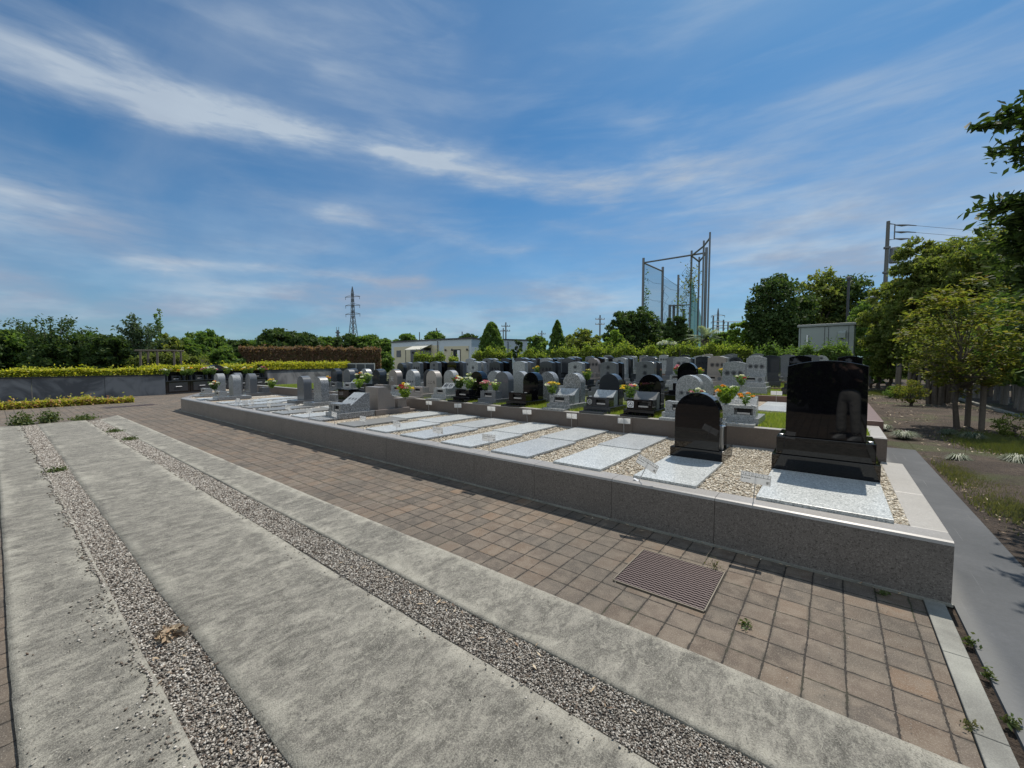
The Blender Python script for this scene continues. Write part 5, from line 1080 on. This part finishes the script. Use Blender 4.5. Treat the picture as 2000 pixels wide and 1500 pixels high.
def upole(px, tt, ytop, label, arms=2, r=.15):
    p = gp(px, tt); h = at_t(px, ytop, tt).z; t = thing('utility_pole', label, 'utility pole', tuple(p), R_(38), 'distant utility poles'); put('pole', MB().tube([(0, 0, 0), (0, 0, h)], [r*1.3, r], 8).mesh('pole', POLE), t)
    for k in range(arms):
        c = MB(); z = h-.9-k*1.1; c.tube([(-1.0, 0, z), (1.0, 0, z)], .08, 4)
        for x in (-.9, -.4, .4, .9): c.tube([(x, 0, z), (x, 0, z+.3)], .07, 4)
        put('crossarm', c.mesh('crossarm', POLE), t)
upole(853, 110, 641, 'slim utility pole above the building roof'); upole(820, 130, 649, 'short pole left above the building roof', 0); upole(903, 130, 648, 'short pole right above the building roof', 0)
upole(988, 95, 630, 'utility pole right of the broad conical tree'); upole(983, 120, 641, 'shorter utility pole beside it, right of the broad conical tree', 1); upole(1058, 110, 646, 'small utility pole left of the narrow conical tree', 1); upole(1171, 90, 616, 'utility pole left of the big dark tree'); upole(735, 200, 652, 'tiny far pole right of the lattice pylon', 1)
# big concrete utility pole at right
UPX, UPT = 1722, 34.; p = gp(UPX, UPT); h = at_t(1724, 437, UPT).z
t = thing('large_utility_pole', 'tall concrete utility pole with transformer above the right trees', 'utility pole', tuple(p), R_(38)); put('pole', MB().tube([(0, 0, 0), (0, 0, h)], [.19, .12], 12).mesh('pole', mat('aged_concrete_pole', Base_Color=(.14, .14, .135), Roughness=.9)), t)
put('bracket', MB().tube([(.1, 0, h-.2), (.55, 0, h-.25), (.55, 0, h-1.45), (.1, 0, h-1.5)], .045, 6).mesh('bracket', POLE), t)
for k, dz in enumerate((.3, .85, 1.4)):
    put('insulator', MB().tube([(.55, 0, h-dz), (1.2, .05, h-dz-.02), (1.7, .08, h-dz+.02), (2.4, .1, h-dz-.02)], [.035, .09, .05, .03], 6).mesh('insulator', POLE), t)
    put('wire', MB().tube([(2.4+q*1.8, .1+q*.2, h-dz-.02-.02*q*(14-q)*.3) for q in range(15)], .014, 4).mesh('wire', POLE), t)
put('transformer', MB().lathe([(.30, 0), (.33, .05), (.33, 1.15), (.26, 1.25)], (.62, 0, h-3.35), 12).mesh('transformer', mat('transformer_grey', Base_Color=(.19, .2, .21), Roughness=.5)), t, bev=.01)
for z in (h-2.2, h-4.2, h-5.6): put('band', MB().lathe([(.23, 0), (.23, .15)], (0, 0, z), 10).mesh('band', POLE), t)
p = gp(1651, 36); h = at_t(1651, 549, 36).z; t = thing('lamp_post', 'dark straight post standing among the trees behind the shed', 'post', tuple(p)); put('pole', MB().tube([(0, 0, 0), (0, 0, h)], .10, 8).mesh('pole', TRIM), t); put('cap', MB().lathe([(.16, 0), (.16, .25), (.1, .3)], (0, 0, h), 8).mesh('cap', TRIM), t)
p = gp(1700, 26); h = at_t(1700, 583, 26).z; t = thing('street_lamp', 'park lamp with flared round head near the utility pole', 'lamp', tuple(p)); put('pole', MB().tube([(0, 0, 0), (0, 0, h-.3)], .06, 8).mesh('pole', TRIM), t); put('lamp_head', MB().lathe([(.07, -.35), (.2, -.25), (.42, .0), (.40, .05), (.05, .14)], (0, 0, h), 14).mesh('lamp_head', mat('lamp_head_grey', Base_Color=(.25, .27, .28), Roughness=.3)), t)
# ------------------------------------------------------------------ right-hand trees
def near_tree(name, label, loc, h, rad, z0, mt, n_cl, per, leaf, trunk, cr, bark=BARK, stems=1, lean=(0, 0), tilt=None, cat='tree', limbs=12, lb=LEAF):
    return make_tree(name, label, loc, h, rad, z0, mt, n_cl, per, leaf, trunk, cr, bark=bark, stems=stems, lean=lean, tilt=tilt, cat=cat, limbs=limbs, lb=lb)
near_tree('young_tree', 'small yellow green tree held by timber stakes on the soil bed', (2.30, 13.9, 0), 3.50, 1.08, .85, L_YELL, 185, 30, .10, .052, .20, bark=BARK, tilt=.45, limbs=18)
st = thing('tree_stakes', 'pair of weathered timber stakes with crossbar beside the young tree', 'tree stake', (2.55, 13.95, 0))
for x, y in ((-.02, .35), (.13, -.05)): put('stake', MB().tube([(x, y, 0), (x, y, 1.33)], .052, 10).mesh('stake', WOODP), st)
put('crossbar', MB().tube([(-.35, -.09, 1.2), (.22, -.12, 1.24)], .03, 8).mesh('crossbar', WOODP), st)
for (px, t, yt, hf, mt, lab, z0f, ncl, lf) in (
    (1792, 21, 472, 50, L_OLIVE, 'broad-leaved olive tree right of the utility pole', .22, 150, .13), (1850, 20, 474, 70, L_OLIVE, 'tall olive green tree behind the young tree', .25, 170, .13), (1945, 18, 452, 70, L_OLIVE, 'tall dark leafy tree at the right edge', .25, 170, .13),
    (1742, 23, 548, 44, L_OLIVE, 'bright green low tree behind the end of the soil bed', .1, 110, .13), (1790, 26, 560, 60, L_MID, 'green tree filling the gap behind the young tree', .15, 120, .15), (1700, 33, 590, 38, L_MID, 'green tree just right of the shed', .08, 110, .15), (1720, 24, 640, 22, L_MID, 'slender green tree on the lawn edge', .15, 60, .1),
    (1900, 27, 520, 70, L_DARK, 'dark tree mass behind the young tree', .1, 150, .17), (2010, 24, 500, 60, L_DARK, 'dark tree at the far right edge', .15, 120, .15)):
    p = gp(px, t); h = at_t(px, yt, t).z; rad = hf*t/800; make_tree('broadleaf_tree', lab, p, h*1.03, rad*1.12, h*z0f*.6, mt, int(ncl*1.9), 70, lf*1.25, .09, rad*.24, stems=3, limbs=12, lb=LEAF)
# multi-stem trunks group behind
for i, (px, t) in enumerate(((1822, 15.2), (1835, 14.9), (1850, 15.6))):
    p = gp(px, t); tt = thing('bare_trunk_clump', ['left', 'middle', 'right'][i]+' clump of bare dark stems behind the young tree', 'trunk clump', tuple(p)); b = MB()
    for k in range(5): a = k*1.3; b.tube([(math.cos(a)*.08, math.sin(a)*.08, 0), (math.cos(a)*.14, math.sin(a)*.14, .9), (math.cos(a)*.3, math.sin(a)*.3, 2.4)], [.06, .045, .03], 7)
    put('stems', b.mesh('stems', BARK), tt); P = RNG.normal(0, .45, (600, 3))+np.array([0, 0, 2.3]); put('crown', leaves('crown', P, .1, L_OLIVE, base=LEAF), tt)
for i, (px, t) in enumerate(((1753, 19.5), (1758, 18.6), (1777, 17.5), (1797, 19), (1862, 16.2))):
    p = gp(px, t); tt = thing('tree_stake', 'timber stake post behind the bushes, %s from the left' % ORD[i], 'tree stake', tuple(p), 0, 'stakes among the right trees'); put('post', MB().tube([(0, 0, 0), (.02, 0, 1.5)], .06, 8).mesh('post', WOODP), tt); put('tie', MB().lathe([(.075, 0), (.075, .08)], (.02, 0, 1.35), 8).mesh('tie', TRIM), tt)
# tall screen hedge on pale trunks, right edge
for i in range(16):
    y = 13.0+i*1.15; x = 4.75+.02*i+RNG.normal(0, .08); tt = thing('screen_tree', 'dark screen hedge tree on pale thin trunks, %s from the near end' % ORD[i], 'tree', (x, y, 0), RNG.uniform(0, 6), 'screen trees along the right edge')
    b = MB()
    for k in range(4): a = RNG.uniform(0, 6.28); b.tube([(math.cos(a)*.14, math.sin(a)*.25, -.02), (math.cos(a)*.1, math.sin(a)*.2, .8), (math.cos(a)*.22, math.sin(a)*.4, 2.2)], [.055, .035, .02], 6)
    put('trunk', b.mesh('trunk', PBARK), tt); n = 1500; P = np.stack([RNG.normal(0, .36, n), RNG.uniform(-.75, .75, n), .85+3.1*RNG.random(n)**.9], 1); put('crown', leaves('crown', P, .17, L_DARK if i % 3 else L_MID, base=LEAF), tt)
b = MB()
for i in range(18): b.box(4.05, 4.18, 9+i*1.0+.004, 10+i*1.0-.004, 0, .09)
tag(put('bed_edging', b.mesh('bed_edging', KERB), bev=.006), 'concrete edging strip under the screen trees at right', 'kerb')
b = MB(); b.add([(4.18, 6, .05), (20, 6, .05), (20, 45, .05), (4.18, 45, .05)], [(0, 1, 2, 3)]); struct('soil_far', b.mesh('soil_far', SOIL))
# red-leaved sprays on the right
p = at_t(1985, 650, 13); tt = thing('red_tipped_shrub', 'tall green shrub with red young leaves at the right edge', 'shrub', (p.x+.2, p.y, 0))
n = 2600; P = np.stack([RNG.normal(0, .55, n), RNG.normal(0, .55, n), .9+RNG.random(n)*1.9], 1); put('foliage', leaves('foliage', P, .11, L_MID, base=LEAF), tt); P = np.concatenate([RNG.normal(0, .10, (36, 3))+np.array(c) for c in ((-.35, 0, 2.55), (-.1, -.2, 2.75), (.1, 0, 2.7), (-.5, 0, 2.0), (-.1, -.4, 2.3))]); put('young_leaves', leaves('young_leaves', P, .11, L_RED, base=LEAF), tt); put('stems', MB().tube([(0, 0, 0), (.05, 0, 2)], [.06, .03], 7).mesh('stems', BARK), tt)
# overhanging near tree at top right, trunk outside the picture
tt = thing('overhanging_tree', 'near tree whose large-leaved branches hang in at the top right', 'tree', (3.3, 6.3, 0)); b = MB(); b.tube([(0, 0, 0), (-.05, 0, 1.6), (0, .05, 3.4), (-.1, 0, 5.4)], [.11, .09, .06, .03], 10); LP = []
def branch(p0, p1, n, sp_):
    p0 = Vector(p0); p1 = Vector(p1); mid = p0.lerp(p1, .5)+Vector((0, 0, .12)); b.tube([p0, mid, p1], [.028, .018, .006], 6)
    for k in range(int(n*4.5)):
        u = (.25+.75*RNG.random()) if p1.x < .5 and p1.x > -3 else RNG.random(); u = 1-.55*RNG.random()**1.3; q = (p0.lerp(mid, u*2) if u < .5 else mid.lerp(p1, u*2-1)); LP.append((q.x+RNG.normal(0, sp_), q.y+RNG.normal(0, sp_), q.z+RNG.normal(0, sp_*.7)-.02))
def rel(px, py, t): v = at_t(px, py, t)-Vector((3.3, 6.3, 0)); return (v.x, v.y, v.z)
for (px, py, t_, zz, n, sp_) in ((1905, 245, 4.2, 3.2, 42, .035), (1950, 225, 4.2, 3.3, 60, .06), (1992, 185, 4.3, 3.4, 40, .05), (1995, 240, 4.3, 3.4, 70, .07), (1950, 290, 4.2, 3.0, 60, .06), (1985, 300, 4.4, 3.0, 80, .08), (1920, 400, 4.2, 2.7, 80, .06), (1960, 430, 4.4, 2.6, 170, .10), (1965, 480, 4.5, 2.4, 220, .12), (1990, 400, 4.3, 2.6, 140, .10), (1985, 540, 4.6, 2.2, 200, .12), (2030, 450, 4.6, 2.5, 260, .2), (2060, 250, 4.4, 3.2, 200, .2), (2080, 550, 4.8, 2.2, 240, .25), (2140, 160, 4.8, 3.8, 200, .2), (2000, 510, 5.0, 2.2, 160, .16)):
    branch((0, 0, zz), rel(px, py, t_), n, sp_)
for k in range(9): a = k*.7; branch((0, 0, 3+k*.25), (math.cos(a)*1.0+.7, math.sin(a)*1.1+.4, 3.4+k*.3), 120, .25)
put('crown', leaves('crown', np.array(LP), .088, L_DEEP, base=LEAF, tilt=.8), tt); put('trunk', b.mesh('trunk', BARK), tt)
# azalea, low shrubs, lilyturf clumps, weeds
near_tree('azalea_bush', 'small reddish yellow bush on the soil left of the young tree', tuple(gp(1782, 14.2)), .95, .42, .12, L_YELL, 46, 34, .06, .02, .14, cat='bush', stems=4)
near_tree('low_bush', 'low dark green bush left of the reddish bush', tuple(gp(1752, 17.5)), .52, .42, .05, L_MID, 30, 34, .07, .02, .16, cat='bush', stems=4)
near_tree('low_bush', 'small bush at the right edge of the soil bed', tuple(gp(1990, 8.2)), .5, .3, .05, L_OLIVE, 22, 30, .05, .02, .12, cat='bush', stems=4)
def clump(px, py, r, h, mt, label, n=420, name='lilyturf', w=.0045):
    q = ray(px, py); t_ = -H/q.z; p = q*t_; tt = thing(name, label, 'plant', (p.x, p.y, .02), 0, 'striped grass-like clumps on the soil' if name == 'lilyturf' else None); n_ = n
    a = RNG.uniform(0, 6.28, n_); rr = r*RNG.random(n_)*.4; P = np.stack([rr*np.cos(a), rr*np.sin(a), np.zeros(n_)], 1); V = []; F = []
    for i in range(n_):
        d = np.array([math.cos(a[i]), math.sin(a[i]), 0]); s = np.array([-d[1], d[0], 0])*w; L_ = r*RNG.uniform(.25, 1.15); hh = h*RNG.uniform(.5, 1.3); p0 = P[i]; p1 = p0+d*L_*.4+np.array([0, 0, hh]); p2 = p0+d*L_+np.array([0, 0, hh*.45]); o = len(V); V += [p0-s, p0+s, p1+s, p1-s, p2]; F += [(o, o+1, o+2), (o, o+2, o+3), (o+3, o+2, o+4)]
    put('blades', np_mesh('blades', V, F, mt), tt)
for (px, py, r, h, lab) in ((1765, 858, .25, .12, 'striped clump nearest the corner of the grave wall'), (1728, 842, .16, .10, 'small dark striped clump touching the grave wall'), (1853, 852, .17, .10, 'striped clump left of the tree stakes'), (1900, 862, .23, .12, 'striped clump right of the tree stakes'), (1872, 905, .15, .10, 'striped clump in the middle of the soil bed'), (1985, 910, .2, .12, 'striped clump at the right picture edge')): clump(px, py, r, h, VARIE, lab)
def gpatch(px, py, rx, ry, n, h, mt, label, ang=0.0):
    q = ray(px, py); t_ = -H/q.z; p = q*t_; u = RNG.normal(0, .5, (n, 2)); P = np.stack([p.x+u[:, 0]*rx, p.y+u[:, 1]*ry, np.full(n, .02)], 1); P = P[P[:, 0] > 1.2]; tag(put('ground_grass', blades('ground_grass', P, h, .006, mt, .8)), label, 'grass', kind='stuff')
gpatch(1950, 870, .50, 1.2, 12000, .08, WEEDG, 'green grass patch right of the tree stakes'); gpatch(1925, 938, .42, .8, 9000, .06, DGRASS, 'dry grass patch on the soil beside the path'); gpatch(1735, 770, .9, 2.2, 9000, .08, WEEDG, 'grass tuft area behind the grave wall'); gpatch(1715, 740, 1.6, 2.0, 16000, .8, WEED, 'tall bright grass under the trees at the back')
gpatch(1985, 1000, .3, .6, 2500, .05, DGRASS, 'sparse dry grass at the right edge')
# weeds by the concrete strips and path
def weed(x, y, r, h, n, mt, label, z=.01, ls=.03):
    tt = thing('weed', label, 'weed', (x, y, z)); P = RNG.normal(0, .45, (n, 3)); P[:, 2] = np.abs(P[:, 2]); P *= np.array([r, r, h]); put('leaves', leaves('leaves', P, ls, mt), tt); b = MB()
    for k in range(8): a = k*.8; b.tube([(0, 0, 0), (math.cos(a)*r*.5, math.sin(a)*r*.5, h*.6)], .002, 3)
    put('stems', b.mesh('stems', mt), tt)
weed(-15.78, .42, .20, .26, 700, WEED, 'bushy weed at the far end of the left concrete strip, left one', ls=.05); weed(-15.95, .88, .20, .28, 700, WEED, 'bushy weed at the far end of the left concrete strip, right one', ls=.05); weed(-15.9, 1.5, .25, .12, 400, WEED, 'low weeds where the second gravel slot ends', ls=.05)
weed(-12.5, 1.64, .12, .07, 260, WEED, 'small green weeds in the second gravel slot', ls=.03); weed(-11.0, 1.66, .12, .06, 200, WEED, 'faint weeds lower in the second gravel slot', ls=.03); weed(-8.6, .52, .10, .07, 200, WEED, 'small weed in the first gravel slot', ls=.03)
weed(.635, 3.25, .03, .05, 46, WEED, 'tiny weed in the joint by the wall corner', ls=.02); weed(.64, 2.95, .025, .06, 40, WEED, 'tiny weed in the joint beside the grey path', ls=.02); weed(.50, 2.5, .03, .03, 30, DGRASS, 'thin grass sprig beside the kerb', ls=.015); weed(.64, 2.62, .03, .05, 46, WEED, 'weed in the joint near the picture corner', ls=.022)
weed(-.66, 3.3, .05, .08, 40, DGRASS, 'thin weed at the corner of the drain grate', ls=.014); weed(-.36, 2.68, .04, .02, 40, WEED, 'flat weed on the pavers right of the drain grate', ls=.018); weed(-2.9, .56, .07, .05, 160, LITTER, 'small dead brown tuft in the first gravel slot', ls=.03)
weed(.30, 3.62, .04, .02, 40, WEED, 'small weed under the wall near its corner', ls=.02)
for i in range(9):
    make_tree('evergreen_tree', 'dark evergreen tree behind the photographer, reflected as black, %s in its row' % ORD[i], (-13+i*2.6, -6.2+RNG.normal(0, .2), 0), 5.2, 1.7, .05, L_DARK, 110, 60, .30, .12, .5, group='evergreens behind the photographer', limbs=4)
# ------------------------------------------------------------------ photographer (seen only as a reflection)
def skin(name, V, E, Rr, mt, parent, root=0, sub=2):
    me = D.meshes.new(name); me.from_pydata(V, E, []); me.materials.append(mt); o = put(name, me, parent); o.modifiers.new('skin', 'SKIN').use_smooth_shade = True
    for i, r in enumerate(Rr): me.skin_vertices[0].data[i].radius = (r, r) if not isinstance(r, tuple) else r
    me.skin_vertices[0].data[root].use_root = True; s = o.modifiers.new('sub', 'SUBSURF'); s.levels = sub; s.render_levels = sub; return o
def build_person():
    t = thing('person', 'person in dark top and pale loose trousers holding up a phone', 'person', (.26, -.34, 0), YAW)
    SK = mat('skin', Base_Color=(.33, .21, .155), Roughness=.6); SH = mat('dark_shirt', Base_Color=(.012, .012, .014), Roughness=.9); TR = mat('pale_trousers', lambda T: (setc(T, (.42, .41, .38, 1)), bump(T, T.noise(T.obj, 14, 3), .6, .03)), Roughness=.9); HR = mat('black_hair', Base_Color=(.015, .012, .01), Roughness=.6); SHOE = mat('white_shoe', Base_Color=(.55, .55, .54), Roughness=.6)
    V = [(0, 0, 1.30), (0, 0, 1.43), (0, .02, 1.50), (0, .03, 1.58), (0, .03, 1.66), (.17, 0, 1.39), (.26, .08, 1.16), (.10, .27, 1.42), (-.17, 0, 1.39), (-.26, .08, 1.16), (-.10, .27, 1.42), (.07, .31, 1.47), (-.07, .31, 1.47)]
    E = [(0, 1), (1, 2), (2, 3), (3, 4), (1, 5), (5, 6), (6, 7), (1, 8), (8, 9), (9, 10), (7, 11), (10, 12)]
    body = skin('body', V, E, [(.10, .08), (.09, .07), .05, (.078, .092), (.07, .082), .05, .038, .028, .05, .038, .028, .03, .03], SK, t)
    V = [(0, 0, 1.02), (0, 0, 1.18), (0, 0, 1.34), (.15, 0, 1.38), (.25, .07, 1.19), (-.15, 0, 1.38), (-.25, .07, 1.19), (.115, .26, 1.41), (-.115, .26, 1.41), (0, 0, 1.42)]
    skin('shirt', V, [(0, 1), (1, 2), (2, 3), (3, 4), (2, 5), (5, 6), (4, 7), (6, 8), (2, 9)], [(.17, .12), (.155, .115), (.15, .11), .07, .06, .07, .06, .045, .045, .07], SH, t)
    V = [(0, 0, .96), (.10, 0, .84), (.135, .02, .50), (.15, -.01, .12), (-.10, 0, .84), (-.135, .02, .50), (-.15, -.01, .12), (0, 0, 1.03)]
    skin('trousers', V, [(0, 1), (1, 2), (2, 3), (0, 4), (4, 5), (5, 6), (0, 7)], [(.15, .12), (.10, .11), (.085, .09), (.085, .09), (.10, .11), (.085, .09), (.085, .09), (.15, .115)], TR, t)
    V = [(0, -.01, 1.68), (0, -.035, 1.62), (0, .0, 1.71)]; skin('hair', V, [(0, 1), (0, 2)], [(.085, .098), (.082, .07), (.05, .06)], HR, t)
    f = MB(); f.tube([(0, .125, 1.60), (0, .142, 1.575)], [.009, .013], 8); f.box(-.025, .025, .112, .12, 1.543, 1.549)
    for x in (-.03, .03): f.lathe([(.002, -.011), (.012, -.006), (.012, .006), (.002, .011)], (x, .108, 1.62), 8)
    put('face', f.mesh('face', SK, smooth=True), body)
    for s in (-1, 1):
        o = put('shoe', MB().prism_x([(-.09, 0), (.17, 0), (.18, .03), (.10, .07), (0, .10), (-.09, .09)], s*.15-.045, s*.15+.045).mesh('shoe', SHOE), t, bev=.012)
        h_ = D.objects.new('hand', None); h_ = None
        for k in range(4):
            V = [(s*.075, .315, 1.455+k*.020), (s*.083, .345, 1.458+k*.020), (s*.072, .368-.003*k, 1.46+k*.020), (s*.052, .372, 1.461+k*.020)]; skin('finger', V, [(0, 1), (1, 2), (2, 3)], [.009, .0085, .008, .0065], SK, body, sub=1)
        skin('thumb', [(s*.07, .305, 1.45), (s*.055, .325, 1.47), (s*.045, .335, 1.50)], [(0, 1), (1, 2)], [.011, .010, .008], SK, body, sub=1)
    Rp = Matrix.Rotation(YAW, 3, 'Z') @ Vector((0, .352, 1.52)); ph = thing('smartphone', 'smartphone held upright by the person', 'phone', (.26+Rp.x, -.34+Rp.y, 1.52), YAW)
    put('body', MB().box(-.037, .037, -.004, .004, -.075, .075).mesh('body', INK), ph, bev=.003); put('lens', MB().tube([(-.018, .004, .055), (-.018, .007, .055)], .009, 12).mesh('lens', G_BLACK), ph)
build_person()
